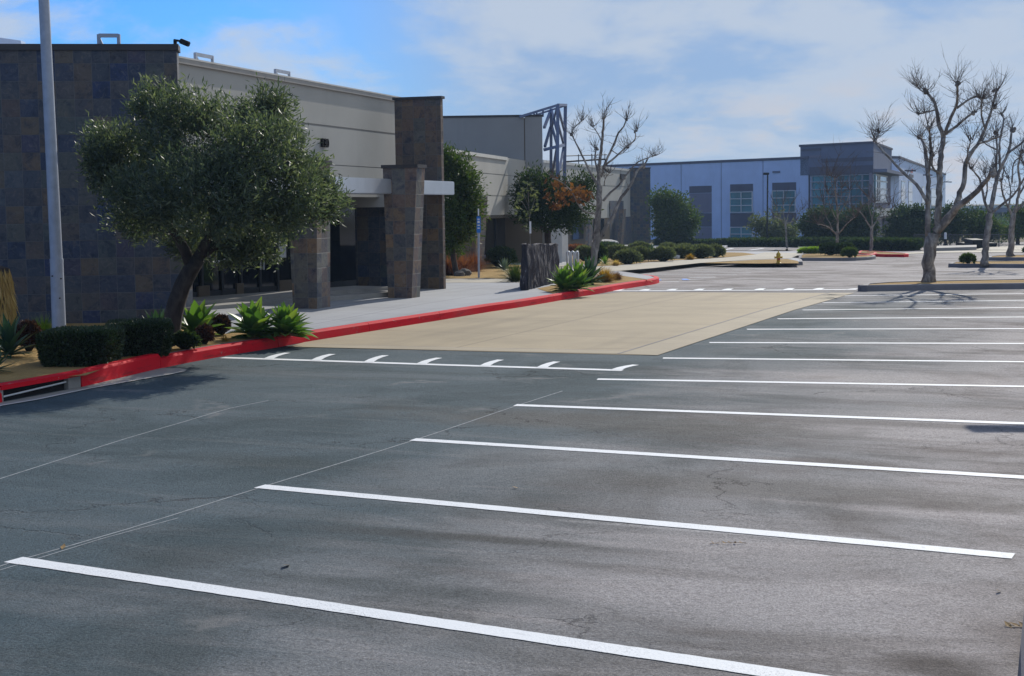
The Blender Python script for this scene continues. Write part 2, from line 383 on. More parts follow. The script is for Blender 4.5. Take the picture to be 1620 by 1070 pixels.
class MB:
    def __init__(s): s.v = []; s.f = []; s.mi = []
    def add(s, vs, fs, mi=0):
        b = len(s.v); s.v += [Vector(v) for v in vs]
        for f in fs: s.f.append(tuple(i+b for i in f)); s.mi.append(mi)
    def prism(s, pts, z0, z1, mi=0):
        """pts (x,y) counter-clockwise; z0, z1 numbers or per-point lists"""
        n = len(pts)
        a = z0 if isinstance(z0, (list, tuple)) else [z0]*n
        b = z1 if isinstance(z1, (list, tuple)) else [z1]*n
        vs = [(p[0], p[1], a[i]) for i, p in enumerate(pts)] + [(p[0], p[1], b[i]) for i, p in enumerate(pts)]
        fs = [tuple(range(n))[::-1], tuple(range(n, 2*n))] + [(i, (i+1) % n, (i+1) % n+n, i+n) for i in range(n)]
        s.add(vs, fs, mi)
    def box(s, c, sx, sy, sz, rz=0.0, mi=0):
        ca, sa = math.cos(rz), math.sin(rz)
        pts = [(c[0]+x*ca-y*sa, c[1]+x*sa+y*ca) for x, y in ((-sx/2, -sy/2), (sx/2, -sy/2), (sx/2, sy/2), (-sx/2, sy/2))]
        s.prism(pts, c[2]-sz/2, c[2]+sz/2, mi)
    def hexa(s, lo, hi, mi=0):
        s.add(list(lo)+list(hi), [(3, 2, 1, 0), (4, 5, 6, 7), (0, 1, 5, 4), (1, 2, 6, 5), (2, 3, 7, 6), (3, 0, 4, 7)], mi)
    def tube(s, path, rad, sides=8, mi=0, cap=True, jit=0.0):
        path = [Vector(p) for p in path]; n = len(path)
        if not isinstance(rad, (list, tuple)): rad = [rad]*n
        t0 = (path[1]-path[0]).normalized()
        ref = Vector((1, 0, 0)) if abs(t0.x) < .8 else Vector((0, 1, 0))
        u = t0.cross(ref).normalized()
        vs = []
        for i in range(n):
            a = path[max(0, i-1)]; b = path[min(n-1, i+1)]
            t = (b-a).normalized()
            u = (u - t*u.dot(t))
            u = u.normalized() if u.length > 1e-6 else t.orthogonal().normalized()
            w = t.cross(u)
            for k in range(sides):
                an = 2*math.pi*k/sides
                r = rad[i]*(1 + (R.uniform(-jit, jit) if jit else 0))
                vs.append(path[i] + u*(math.cos(an)*r) + w*(math.sin(an)*r))
        fs = []
        for i in range(n-1):
            for k in range(sides):
                k2 = (k+1) % sides
                fs.append((i*sides+k, i*sides+k2, (i+1)*sides+k2, (i+1)*sides+k))
        if cap:
            fs.append(tuple(range(sides))[::-1]); fs.append(tuple((n-1)*sides+k for k in range(sides)))
        s.add(vs, fs, mi)
    def bar(s, a, b, w, h=None, mi=0):
        """rectangular bar from a to b, w across, h deep"""
        a = Vector(a); b = Vector(b); h = h or w
        t = (b-a).normalized(); up = Vector((0, 0, 1)) if abs(t.z) < .9 else Vector((0, 1, 0))
        x = t.cross(up).normalized(); y = x.cross(t).normalized()
        q = [x*(-w/2)+y*(-h/2), x*(w/2)+y*(-h/2), x*(w/2)+y*(h/2), x*(-w/2)+y*(h/2)]
        s.hexa([a+k for k in q], [b+k for k in q], mi)
    def lathe(s, c, prof, seg=16, mi=0):
        vs = []; n = len(prof)
        for r, z in prof:
            for k in range(seg):
                a = 2*math.pi*k/seg; vs.append((c[0]+r*math.cos(a), c[1]+r*math.sin(a), c[2]+z))
        fs = [(i*seg+k, i*seg+(k+1) % seg, (i+1)*seg+(k+1) % seg, (i+1)*seg+k) for i in range(n-1) for k in range(seg)]
        fs += [tuple(range(seg))[::-1], tuple((n-1)*seg+k for k in range(seg))]
        s.add(vs, fs, mi)
    def build(s, name, mat, parent=None, smooth=False, uv=True, origin=None, bevel=0.0):
        me = bpy.data.meshes.new(name)
        o0 = Vector(origin) if origin is not None else (root_of(parent).location if parent else Vector((0, 0, 0)))
        me.from_pydata([tuple(v-o0) for v in s.v], [], s.f)
        mats = mat if isinstance(mat, (list, tuple)) else [mat]
        for k in mats: me.materials.append(M[k])
        if len(mats) > 1: me.polygons.foreach_set('material_index', s.mi)
        me.validate(); me.update()
        bm = bmesh.new(); bm.from_mesh(me); bmesh.ops.recalc_face_normals(bm, faces=bm.faces)
        if bevel:
            ed = [e for e in bm.edges if len(e.link_faces) == 2 and e.calc_face_angle(0) > .6]
            bmesh.ops.bevel(bm, geom=ed, offset=bevel, segments=2, affect='EDGES', clamp_overlap=True)
        bm.to_mesh(me); bm.free()
        if uv:
            ul = me.uv_layers.new(name='UVMap')
            for p in me.polygons:
                nn = p.normal
                if abs(nn.z) < .8:
                    t = Vector((-nn.y, nn.x, 0)).normalized()
                    for li in p.loop_indices:
                        c = me.vertices[me.loops[li].vertex_index].co + o0
                        ul.data[li].uv = (c.dot(t), c.z)
                else:
                    for li in p.loop_indices:
                        c = me.vertices[me.loops[li].vertex_index].co + o0
                        ul.data[li].uv = (c.x, c.y)
        if smooth: me.polygons.foreach_set('use_smooth', [True]*len(me.polygons))
        o = bpy.data.objects.new(name, me); COL.objects.link(o)
        if parent: o.parent = parent
        elif origin is not None: o.location = o0
        return o

def xy(p): return (p[0], p[1])
def pix(pts, dz=0.0): return [xy(at(a, b, dz)) for a, b in pts]

def smooth_path(pts, step=.6):
    """Catmull-Rom through 2-D points"""
    P = [Vector((p[0], p[1])) for p in pts]; P = [P[0]*2-P[1]] + P + [P[-1]*2-P[-2]]
    out = []
    for i in range(1, len(P)-2):
        n = max(1, int((P[i+1]-P[i]).length/step))
        for k in range(n):
            t = k/n
            out.append(.5*((2*P[i]) + (P[i+1]-P[i-1])*t + (2*P[i-1]-5*P[i]+4*P[i+1]-P[i+2])*t*t + (-P[i-1]+3*P[i]-3*P[i+1]+P[i+2])*t**3))
    out.append(P[-2]); return [tuple(p) for p in out]

def drape_bm(pts, dz, skirt=None):
    bm = bmesh.new()
    vs = [bm.verts.new((p[0], p[1], 0)) for p in pts]
    bm.faces.new(vs)
    bm.normal_update()
    for f in bm.faces:
        if f.normal.z < 0: f.normal_flip()
    bmesh.ops.triangulate(bm, faces=bm.faces[:])
    for b, _ in YB[1:-1]:
        bmesh.ops.bisect_plane(bm, geom=bm.verts[:]+bm.edges[:]+bm.faces[:], plane_co=(0, b, 0), plane_no=(0, 1, 0))
    for b, _ in XB[1:-1]:
        bmesh.ops.bisect_plane(bm, geom=bm.verts[:]+bm.edges[:]+bm.faces[:], plane_co=(b, 0, 0), plane_no=(1, 0, 0))
    for v in bm.verts: v.co.z = gz(v.co.x, v.co.y) + dz
    if skirt is not None:
        be = [e for e in bm.edges if len(e.link_faces) == 1]
        r = bmesh.ops.extrude_edge_only(bm, edges=be)
        for v in [g for g in r['geom'] if isinstance(g, bmesh.types.BMVert)]: v.co.z = gz(v.co.x, v.co.y) + skirt
    bmesh.ops.recalc_face_normals(bm, faces=bm.faces[:])
    if sum(f.normal.z*f.calc_area() for f in bm.faces) < 0:
        bmesh.ops.reverse_faces(bm, faces=bm.faces[:])
    return bm

def sheet(name, pts, dz, mat, skirt=None, parent=None, kind='structure', **props):
    """draped surface over ground polygon (list of (x, y))"""
    bm = drape_bm(pts, dz, skirt)
    c = Vector((sum(p[0] for p in pts)/len(pts), sum(p[1] for p in pts)/len(pts)))
    org = Vector((c.x, c.y, gz(c.x, c.y)))
    if parent: org = root_of(parent).location.copy()
    bmesh.ops.translate(bm, verts=bm.verts[:], vec=-org)
    me = bpy.data.meshes.new(name); bm.to_mesh(me); bm.free(); me.materials.append(M[mat])
    o = bpy.data.objects.new(name, me); COL.objects.link(o)
    if parent: o.parent = parent
    else: o.location = org
    return setp(o, kind=kind, **props) if not parent else o

def strip_poly(path, w):
    """closed polygon of width w centred on a 2-D path"""
    P = [Vector((p[0], p[1])) for p in path]; L = []; Rr = []
    for i in range(len(P)):
        t = (P[min(i+1, len(P)-1)] - P[max(i-1, 0)]).normalized(); n = Vector((-t.y, t.x))
        j = min(.003, w*.02) if len(P) > 40 else 0
        L.append(tuple(P[i]+n*(w/2+R.uniform(-j, j)))); Rr.append(tuple(P[i]-n*(w/2+R.uniform(-j, j))))
    return L + Rr[::-1]

def offset_path(path, d):
    P = [Vector((p[0], p[1])) for p in path]; out = []
    for i in range(len(P)):
        t = (P[min(i+1, len(P)-1)] - P[max(i-1, 0)]).normalized(); out.append(tuple(P[i]+Vector((-t.y, t.x))*d))
    return out

def curb(mb, path, h=.15, w=.15, side=1, mi=0, base=-.05):
    """kerb extruded along a 2-D path; side=+1 puts its body on the left of the path"""
    prof = [(0, base), (.012, h-.03), (.035, h), (w, h), (w, base)]
    P = [Vector((p[0], p[1])) for p in path]; vs = []; n = len(prof)
    for i in range(len(P)):
        t = (P[min(i+1, len(P)-1)] - P[max(i-1, 0)]).normalized(); nn = Vector((-t.y, t.x))*side
        for o, z in prof:
            q = P[i]+nn*o; vs.append((q.x, q.y, gz(P[i].x, P[i].y)+z))
    fs = [(i*n+k, i*n+k+1, (i+1)*n+k+1, (i+1)*n+k) for i in range(len(P)-1) for k in range(n-1)]
    fs += [tuple(range(n)), tuple((len(P)-1)*n+k for k in range(n))[::-1]]
    mb.add(vs, fs, mi)

# ------------------------------------------------------------------ vegetation helpers
def quads(name, mat, V, parent=None, origin=None, nper=4):
    """V: (N, nper, 3) array of leaf corner positions"""
    n = V.shape[0]
    o0 = np.array(origin if origin is not None else (root_of(parent).location if parent else (0, 0, 0)))
    me = bpy.data.meshes.new(name)
    me.vertices.add(n*nper); me.vertices.foreach_set('co', (V.reshape(-1, 3)-o0).astype(np.float32).ravel())
    me.loops.add(n*nper); me.loops.foreach_set('vertex_index', np.arange(n*nper, dtype=np.int32))
    me.polygons.add(n)
    me.polygons.foreach_set('loop_start', np.arange(0, n*nper, nper, dtype=np.int32))
    me.update(calc_edges=True); me.validate()
    me.materials.append(M[mat])
    o = bpy.data.objects.new(name, me); COL.objects.link(o)
    if parent: o.parent = parent
    elif origin is not None: o.location = Vector(origin)
    return o

def norm(a): return a/np.maximum(np.linalg.norm(a, axis=-1, keepdims=True), 1e-9)

def leaves(pos, axis, L, W):
    """diamond leaves at pos along axis"""
    n = len(pos); axis = norm(axis)
    side = norm(np.cross(axis, norm(NP.normal(size=(n, 3)))))
    nor = np.cross(axis, side)
    l = (L*NP.uniform(.65, 1.25, (n, 1))); w = (W*NP.uniform(.7, 1.25, (n, 1)))
    mid = pos + axis*l*.45
    return np.stack([pos, mid+side*w*.5+nor*w*.12, pos+axis*l - nor*l*.08, mid-side*w*.5+nor*w*.12], 1)

def crown_leaves(lobes, n, L, W, spray=.22, up=.5, shell=.45, gap=.42, gscale=1.1, per=14):
    """lobes: list of (centre Vector, rx, ry(depth), rz). Sprays of leaves fill the shells of the lobes"""
    area = np.array([a*c+a*b+b*c for _, a, b, c in lobes]); area = area/area.sum()
    out = []
    for (c, rx, ry, rz), fr in zip(lobes, area):
        k = max(4, int(n*fr/per))
        d = norm(NP.normal(size=(k, 3)))
        r = (shell + (1.02-shell)*NP.uniform(0, 1, (k, 1))**.6)*np.where(NP.uniform(0, 1, (k, 1)) < .12, 1.14, 1)
        p = np.array(c) + d*r*np.array([rx, ry, rz])
        keep = np.array([noise.noise(Vector(q)*gscale) > (gap-.5)*.8-.12 for q in p])
        p = p[keep]; d = d[keep]; k = len(p)
        if not k: continue
        ax = norm(d*.9 + np.array([0, 0, up]) + NP.normal(size=(k, 3))*.45)
        t = NP.uniform(0, 1, (k, per, 1))
        pp = p[:, None] + ax[:, None]*(t-.4)*spray*2.0 + NP.normal(size=(k, per, 3))*spray*.33
        la = ax[:, None]*.8 + NP.normal(size=(k, per, 3))*.62
        out.append(leaves(pp.reshape(-1, 3), la.reshape(-1, 3), L, W))
    return np.concatenate(out)

def px_lobes(spec, Y, depth=.8, jit=.25):
    """spec rows (px, py, rx px, ry px[, depth offset m]) at depth Y"""
    k = 1/ppm(Y); out = []
    for s in spec:
        dy = s[4] if len(s) > 4 else R.uniform(-jit, jit)*s[2]*k*2
        c = atY(s[0], s[1], Y+dy)
        rx, rz = s[2]*k, s[3]*k
        out.append((c, rx, max(rx, rz)*depth, rz))
    return out

def px_path(pts, Y, bend=.0, r=None, conv=None):
    """limb traced in the picture plane at depth Y, swinging bend metres towards or away along its length"""
    out = []
    for i, p in enumerate(pts):
        x, y = conv(p[0], p[1]) if conv else p[:2]
        t = i/max(1, len(pts)-1)
        out.append(atY(x, y, Y + bend*t*t))
    return out

def resample(path, rads, step):
    P = [Vector(p) for p in path]; Q = [P[0]*2-P[1]] + P + [P[-1]*2-P[-2]]; rr = [rads[0]]+list(rads)+[rads[-1]]
    o = []; q = []
    for i in range(1, len(Q)-2):
        n = max(1, int((Q[i+1]-Q[i]).length/step))
        for k in range(n):
            t = k/n
            o.append(.5*((2*Q[i]) + (Q[i+1]-Q[i-1])*t + (2*Q[i-1]-5*Q[i]+4*Q[i+1]-Q[i+2])*t*t + (-Q[i-1]+3*Q[i]-3*Q[i+1]+Q[i+2])*t**3))
            q.append(rr[i]+(rr[i+1]-rr[i])*t)
    o.append(Q[-2]); q.append(rr[-2]); return o, q

def twig(mb, p, d, length, r, depth=0, droop=.25):
    """one thin shoot, curving upwards, with side shoots"""
    n = 5; pts = [Vector(p)]; d = Vector(d).normalized(); length *= R.uniform(.7, 1.2)
    for i in range(n):
        d = (d + Vector((R.gauss(0, .13), R.gauss(0, .13), .10+R.gauss(0, .10)))).normalized()
        pts.append(pts[-1] + d*length/n)
    mb.tube(pts, [r*(1-.8*i/n) for i in range(n+1)], 4, cap=False)
    if depth > 0:
        for _ in range(R.randint(1, 3)):
            i = R.randint(1, n-1)
            dd = (d + Vector((R.gauss(0, .7), R.gauss(0, .7), R.gauss(.1, .4)))).normalized()
            twig(mb, pts[i], dd, length*R.uniform(.35, .6), r*.6, depth-1)

def bare_tree(name, label, base, Y, stems, conv, wpx, cat='tree', group=None, tw_n=9, tw_len=.55, tw_r=.009, knobs=True, bends=None, along=.9, mat='bark_sycamore', extra=None):
    """stems: list of (points, width start, width end) in crop pixels; first one is the trunk"""
    t = thing(name, label, cat, base, group)
    mb = MB(); tb = MB(); k = wpx/ppm(Y)/2*.9
    for i, (pts, w0, w1) in enumerate(stems):
        bend = 0 if i == 0 else (bends[i] if bends else R.uniform(-.16, .16)*tw_len*18*min(1, len(pts)/5))
        path = px_path(pts, Y, bend, conv=conv)
        if i == 0: path[0] = Vector(base) + Vector((0, 0, -.05))
        rads = [(w0 + (w1-w0)*j/(len(pts)-1))*k for j in range(len(pts))]
        path, rads = resample(path, rads, max(.12, rads[0]*1.2))
        for j in range(1, len(path)-1):
            path[j] = path[j] + Vector((R.gauss(0, 1), R.gauss(0, 1), R.gauss(0, .5)))*rads[j]*.16
        if i == 0:
            rads[0] *= 1.45
            if len(rads) > 2: rads[1] *= 1.12
        mb.tube(path, rads, 10 if rads[0] > .05 else 7, jit=.05)
        if i == 0: continue
        e = path[-1]; d = (path[-1]-path[-2]).normalized()
        if knobs and w1 < 17:
            kr = rads[-1]*1.9
            for _ in range(3):
                c = e + Vector((R.gauss(0, kr*.5), R.gauss(0, kr*.5), R.gauss(0, kr*.5)))
                mb.tube([c-d*kr, c-d*kr*.4, c+d*kr*.4, c+d*kr], [kr*.45, kr, kr*.9, kr*.35], 7, jit=.15)
        for _ in range(tw_n if w1 < 17 else 0):
            dd = d*.35 + Vector((R.gauss(0, .68), R.gauss(0, .68), R.uniform(.1, 1.1)))
            twig(tb, e + Vector((R.gauss(0, .03), R.gauss(0, .03), 0)), dd, tw_len*R.uniform(.5, 1.25), tw_r*R.uniform(.7, 1.2), 1)
        for _ in range(int(tw_n*along)):
            j = R.randint(len(path)//3, len(path)-1)
            dd = Vector((R.gauss(0, .8), R.gauss(0, .8), R.uniform(-.1, .9)))
            twig(tb, path[j], dd, tw_len*R.uniform(.35, .9), tw_r*.8, 1)
    mb.build('trunk', mat, t, smooth=True, uv=False)
    tb.build('crown', 'bark_twig', t, smooth=True, uv=False)
    return t

def leafy_tree(name, label, base, Y, spec, mat, n, L, W, trunk=None, cat='tree', group=None, depth=.85, bark='bark_dark', **kw):
    t = thing(name, label, cat, base, group)
    if trunk:
        mb = MB()
        for i, (pts, r0, r1) in enumerate(trunk):
            k = 1/ppm(Y)
            path = px_path(pts, Y, 0 if i == 0 else R.uniform(-.5, .5))
            if i == 0: path[0] = Vector(base)+Vector((0, 0, -.05))
            rads = [(r0+(r1-r0)*j/(len(pts)-1))*k for j in range(len(pts))]
            path, rads = resample(path, rads, .15)
            mb.tube(path, rads, 10, jit=.06)
        mb.build('trunk', bark, t, smooth=True, uv=False)
    quads('crown', mat, crown_leaves(px_lobes(spec, Y, depth), n, L, W, **kw), parent=t)
    return t

def blade_np(p, d0, L, W, curl, nseg=4, fold=.2):
    """one tapering curved blade as a list of quads sharing nothing (islands per blade kept by welding)"""
    d = Vector(d0).normalized(); side = d.cross(Vector((0, 0, 1)))
    if side.length < 1e-3: side = Vector((1, 0, 0))
    side.normalize(); pts = [Vector(p)]
    for i in range(nseg):
        d = (d + Vector((0, 0, -curl/nseg))).normalized(); pts.append(pts[-1]+d*L/nseg)
    prof = [.55, .95, 1.0, .62, .04] if nseg == 4 else [1-.96*i/nseg for i in range(nseg+1)]
    vs = []; fs = []
    for i, q in enumerate(pts):
        w = W*prof[i]/2; dd = (pts[min(i+1, nseg)]-pts[max(i-1, 0)]).normalized(); up = side.cross(dd)
        vs += [q-side*w+up*w*fold*2, q, q+side*w+up*w*fold*2]
    for i in range(nseg):
        a = i*3; fs += [(a, a+1, a+4, a+3), (a+1, a+2, a+5, a+4)]
    return vs, fs

def agave(name, label, P, r, h, n, mat, cat='agave', group=None, heads=1, wide=.17):
    t = thing(name, label, cat, P, group); P = Vector(P)
    for hd in range(heads):
        mb = MB()
        off = Vector((0, 0, 0)) if heads == 1 else Vector(((hd-(heads-1)/2)*r*.85+R.uniform(-.05, .05), R.uniform(-.2, .2)*r, 0))
        k = R.uniform(.85, 1.1) if heads > 1 else 1
        for i in range(n):
            q = i/n; an = i*2.399963
            el = math.radians(82 - 78*q**.8 + R.uniform(-7, 7))
            L = (h*(1-q)+r*q)*R.uniform(.85, 1.1)*k
            d = Vector((math.cos(an)*math.cos(el), math.sin(an)*math.cos(el), math.sin(el)))
            vs, fs = blade_np(P+off+Vector((0, 0, h*.10*(1-q)+.02))+d*.03, d, L, L*wide*R.uniform(.85, 1.2)*1.35, .35*q+R.uniform(-.15, .3))
            mb.add(vs, fs)
        mb.build('rosette', mat, t, smooth=True, uv=False)
    return t

def tuft(name, label, P, r, h, n, mat, cat='grass clump', group=None, w=.018, curl=1.2):
    """grass-like clump"""
    mb = MB(); P = Vector(P)
    for i in range(n):
        an = R.uniform(0, 6.283); el = math.radians(R.uniform(38, 88)); rr = r*.28*math.sqrt(R.random())
        d = Vector((math.cos(an)*math.cos(el), math.sin(an)*math.cos(el), math.sin(el)))
        vs, fs = blade_np(P+Vector((math.cos(an)*rr, math.sin(an)*rr, -.01)), d, h*R.uniform(.6, 1.15), w*R.uniform(.7, 1.3), curl*R.uniform(.3, 1.2), 3, .1)
        mb.add(vs, fs)
    o = mb.build(name, mat, None, smooth=True, uv=False, origin=P)
    return setp(o, label, cat, group)

def shrub(name, label, P, rx, ry, h, mat, n, L, W, cat='shrub', group=None, boxy=False, core=.80, lift=.0, rz=0.0):
    """foliage clump on short stems: leaf-sized faces all through its outer shell round a dense dark twig mass"""
    t = thing(name, label, cat, P, group); P = np.array(P)
    ca, sa = math.cos(rz), math.sin(rz); ROT = np.array([[ca, sa, 0], [-sa, ca, 0], [0, 0, 1]])
    if boxy:
        u = NP.uniform(-1, 1, (n, 3)); ax = NP.randint(0, 3, n); sg = NP.choice([-1, 1], n)
        sg = np.where(ax == 2, 1, sg)
        for i in range(3): u[ax == i, i] = sg[ax == i]*NP.uniform(.9, 1.03, (ax == i).sum())
        ed = np.sort(np.abs(u), 1)[:, 1:2]; u = u*(1-.10*np.clip(ed-.72, 0, 1)*2)
        rim = np.clip((-u[:, 2:3])*.5+.1, 0, 1)
        u[:, :2] *= 1-.22*rim
        p = u*np.array([rx, ry, h/2]) ; p = p@ROT + P + np.array([0, 0, h/2+lift]); d = u@ROT
    else:
        d = norm(NP.normal(size=(n, 3))); d[:, 2] = np.where(d[:, 2] < -.35, -d[:, 2]*.6, d[:, 2]); d = norm(d)
        bump = np.array([1+.24*noise.noise(Vector(q)*2.2+Vector(P*.37)) + .14*noise.noise(Vector(q)*5.5+Vector(P)) for q in d])[:, None]
        p = P + np.array([0, 0, h*.5+lift]) + d*bump*np.array([rx, ry, h*.52])*NP.uniform(.78, 1.04, (n, 1))
        p[:, 2] = np.maximum(p[:, 2], P[2]+.02)
    a = d + NP.normal(size=(n, 3))*.7 + np.array([0, 0, .35])
    quads('foliage', mat, leaves(p, a, L, W), parent=t)
    mb = MB()
    if boxy:
        bx = [(x*rx*core, y*ry*core) for x, y in ((-1, -1), (1, -1), (1, 1), (-1, 1))]
        bx = [(P[0]+x*ca-y*sa, P[1]+x*sa+y*ca) for x, y in bx]
        mb.hexa([Vector((P[0]+(x-P[0])*.84, P[1]+(y-P[1])*.84, P[2])) for x, y in bx], [Vector((x, y, P[2]+h*.93)) for x, y in bx])
        mb.build('stems', 'shrub_core', t, uv=False)
    else:
        prof = [(.30, 0), (.62, .14), (.86, .32), (.92, .5), (.82, .7), (.55, .87), (.15, .95)]
        vs = []; seg = 14
        for r, z in prof:
            for k in range(seg):
                an = 6.2832*k/seg; q = Vector((math.cos(an), math.sin(an), z*2-1))
                b = 1+.16*noise.noise(q*2.2+Vector(P*.37)); vs.append((P[0]+rx*core*r*b*math.cos(an)*1.05, P[1]+ry*core*r*b*math.sin(an)*1.05, P[2]+z*h*(.86 if core < .9 else .95)+lift*.3))
        n_ = len(prof)
        fs = [(i*seg+k, i*seg+(k+1) % seg, (i+1)*seg+(k+1) % seg, (i+1)*seg+k) for i in range(n_-1) for k in range(seg)]
        fs += [tuple(range(seg))[::-1], tuple((n_-1)*seg+k for k in range(seg))]
        mb.add(vs, fs); mb.build('stems', 'shrub_core', t, smooth=True, uv=False)
    return t

def rock(name, label, P, s, mat, group=None):
    mb = MB(); bm = bmesh.new(); bmesh.ops.create_icosphere(bm, subdivisions=2, radius=1)
    o = R.uniform(0, 50)
    vs = []
    for v in bm.verts:
        k = 1+.35*noise.noise(v.co*1.4+Vector((o, 0, 0)))
        vs.append(Vector(P)+Vector((v.co.x*s[0]*k, v.co.y*s[1]*k, v.co.z*s[2]*k+s[2]*.55)))
    fs = [tuple(v.index for v in f.verts) for f in bm.faces]; bm.free()
    mb.add(vs, fs); ob = mb.build(name, mat, None, uv=False, origin=P)
    return setp(ob, label, 'rock', group)

# ================================================================== GROUND
def grid_sheet(name, xs, ys, mat, dz=0.0):
    vs = [(x, y, gz(x, y)+dz) for y in ys for x in xs]; n = len(xs)
    fs = [(j*n+i, j*n+i+1, (j+1)*n+i+1, (j+1)*n+i) for j in range(len(ys)-1) for i in range(n-1)]
    me = bpy.data.meshes.new(name); me.from_pydata(vs, [], fs); me.materials.append(M[mat])
    o = bpy.data.objects.new(name, me); COL.objects.link(o); return setp(o, kind='structure')
grid_sheet('ground', [-3000, -14, 16, 3000], [-60, 0, 30, 38, 48, 130, 240, 3000], 'dirt_far', -.03)
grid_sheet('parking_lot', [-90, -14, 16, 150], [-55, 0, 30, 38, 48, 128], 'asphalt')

# concrete loading pad, split into its field and its border bands
pad_nl, pad_nr, pad_fr, pad_fl = (455, 549.5), (1040, 563), (1352, 464), (985, 462.5)
kerb_px = [(-60, 651), (5, 637), (130, 613), (255, 583), (350, 564.5), (441, 549.5), (481, 542), (585, 525), (697, 507), (750, 498), (818, 487.5), (877, 477.5), (923, 469), (956, 463.5), (1000, 455.5), (1034, 450.2), (1043, 447.5)]
kerb = pix(kerb_px)
pad = [xy(at(*pad_nl))] + [xy(at(*p)) for p in (pad_nr, pad_fr, pad_fl)] + [kerb[i] for i in (12, 11, 10, 9, 8, 7, 6)]
sheet('loading_pad', pad, .004, 'pad_concrete')
b0, b1 = Vector(xy(at(*pad_nr))), Vector(xy(at(*pad_fr))); bn = (b1-b0).normalized(); bl = Vector((-bn.y, bn.x))
sheet('pad_border_right', [tuple(b0), tuple(b1), tuple(b1+bl*.55), tuple(b0+bl*.55)], .008, 'pad_border')
a0 = Vector(xy(at(*pad_nl))); a1 = b0+bl*.55; ad = (a1-a0).normalized(); al = Vector((-ad.y, ad.x))
sheet('pad_border_near', [tuple(a0), tuple(a1), tuple(a1+al*.40), tuple(a0+al*.40+ad*.05)], .008, 'pad_border')
# joints: narrow dark grooves filled with dirt
def line_sheet(name, path, w, mat, dz=.012, **kw): return sheet(name, strip_poly(path, w), dz, mat, **kw)
line_sheet('pad_joint', [tuple(b0+bl*.57), tuple(b1+bl*.57)], .03, 'dark_curb', .010)
line_sheet('pad_joint', [tuple(a0+al*.42+ad*.1), tuple(a1+al*.42)], .025, 'dark_curb', .011)
line_sheet('pad_joint', [tuple(b1+Vector((.02, .05))), tuple(Vector(xy(at(993, 462.3))))], .09, 'dark_curb', .010)

# ------------------------------------------------------------------ painted markings
def mark(name, path, w, label, cat, mat='white_paint', group=None, dz=.008):
    return line_sheet(name, path, w, mat, dz, label=label, cat=cat, group=group)
_set = setp
def marking(name, path, w, label, cat='parking line', mat='white_paint', group=None, dz=.004):
    o = line_sheet(name, path, w, mat, dz)
    del o['kind']; return setp(o, label, cat, group, 'thing')
heads = [((22, 886), (1080, 1044)), ((411, 770), (1605, 881)), ((653, 696), (1620, 756)), ((815, 641.5), (1620, 670.7)), ((945, 600.5), (1620, 612)), ((1043, 567), (1620, 573)), ((1117, 542.5), (1620, 544)),
         ((1177, 521.5), (1620, 520.5)), ((1226, 505), (1620, 502)), ((1266, 491), (1620, 487)), ((1298, 479.5), (1620, 475.5)), ((1329, 468.5), (1620, 465))]
ordn = ['nearest the camera, longest and widest in view', 'second from the bottom edge', 'third from the bottom edge', 'fourth from the bottom edge, box shaped shadow under its right end', 'fifth from the bottom edge, ending below the hatched near band',
        'sixth from the bottom, starting at the near corner of the tan pad', 'seventh from the bottom, beside the tan pad', 'eighth from the bottom, beside the middle of the tan pad',
        'ninth from the bottom, beside the tan pad', 'fourth from the tree island, counting towards the camera', 'third from the tree island, crossed by tree shadow', 'second from the tree island, close below its curb']
for (h, e), o in zip(heads, ordn):
    A = Vector(xy(at(*h))); B = Vector(xy(at(*e))); d = (B-A).normalized()
    if h[0] > 1000: A = A + d*.05
    n = 90; L = 5.45; wv = R.uniform(0, 50)
    pts = [tuple(A + d*(L*i/n) + Vector((-d.y, d.x))*(.008*noise.noise(Vector((i*.03, wv, 0))))) for i in range(n+1)]
    marking('parking_line', pts, .15, 'white stall line ' + o, group='white stall lines of the front parking row')
# chalk layout lines
for P, lab, w in (([(-20, 903), (22, 889), (200, 838), (411, 772), (653, 697.5), (815, 643), (890, 619)], 'thin pale layout line running through the left ends of the stall lines', .016),
                  ([(-5, 904), (60, 884), (160, 853), (282, 820)], 'short faint layout line just below the longer one at lower left', .012),
                  ([(-10, 761), (100, 726), (200, 694), (290, 668), (365, 646), (425, 634)], 'thin pale layout line crossing the dark aisle in front of the storm drain', .016)):
    marking('layout_line', smooth_path(pix(P), .5), w, lab, 'layout line', 'chalk', 'thin layout lines', .002)
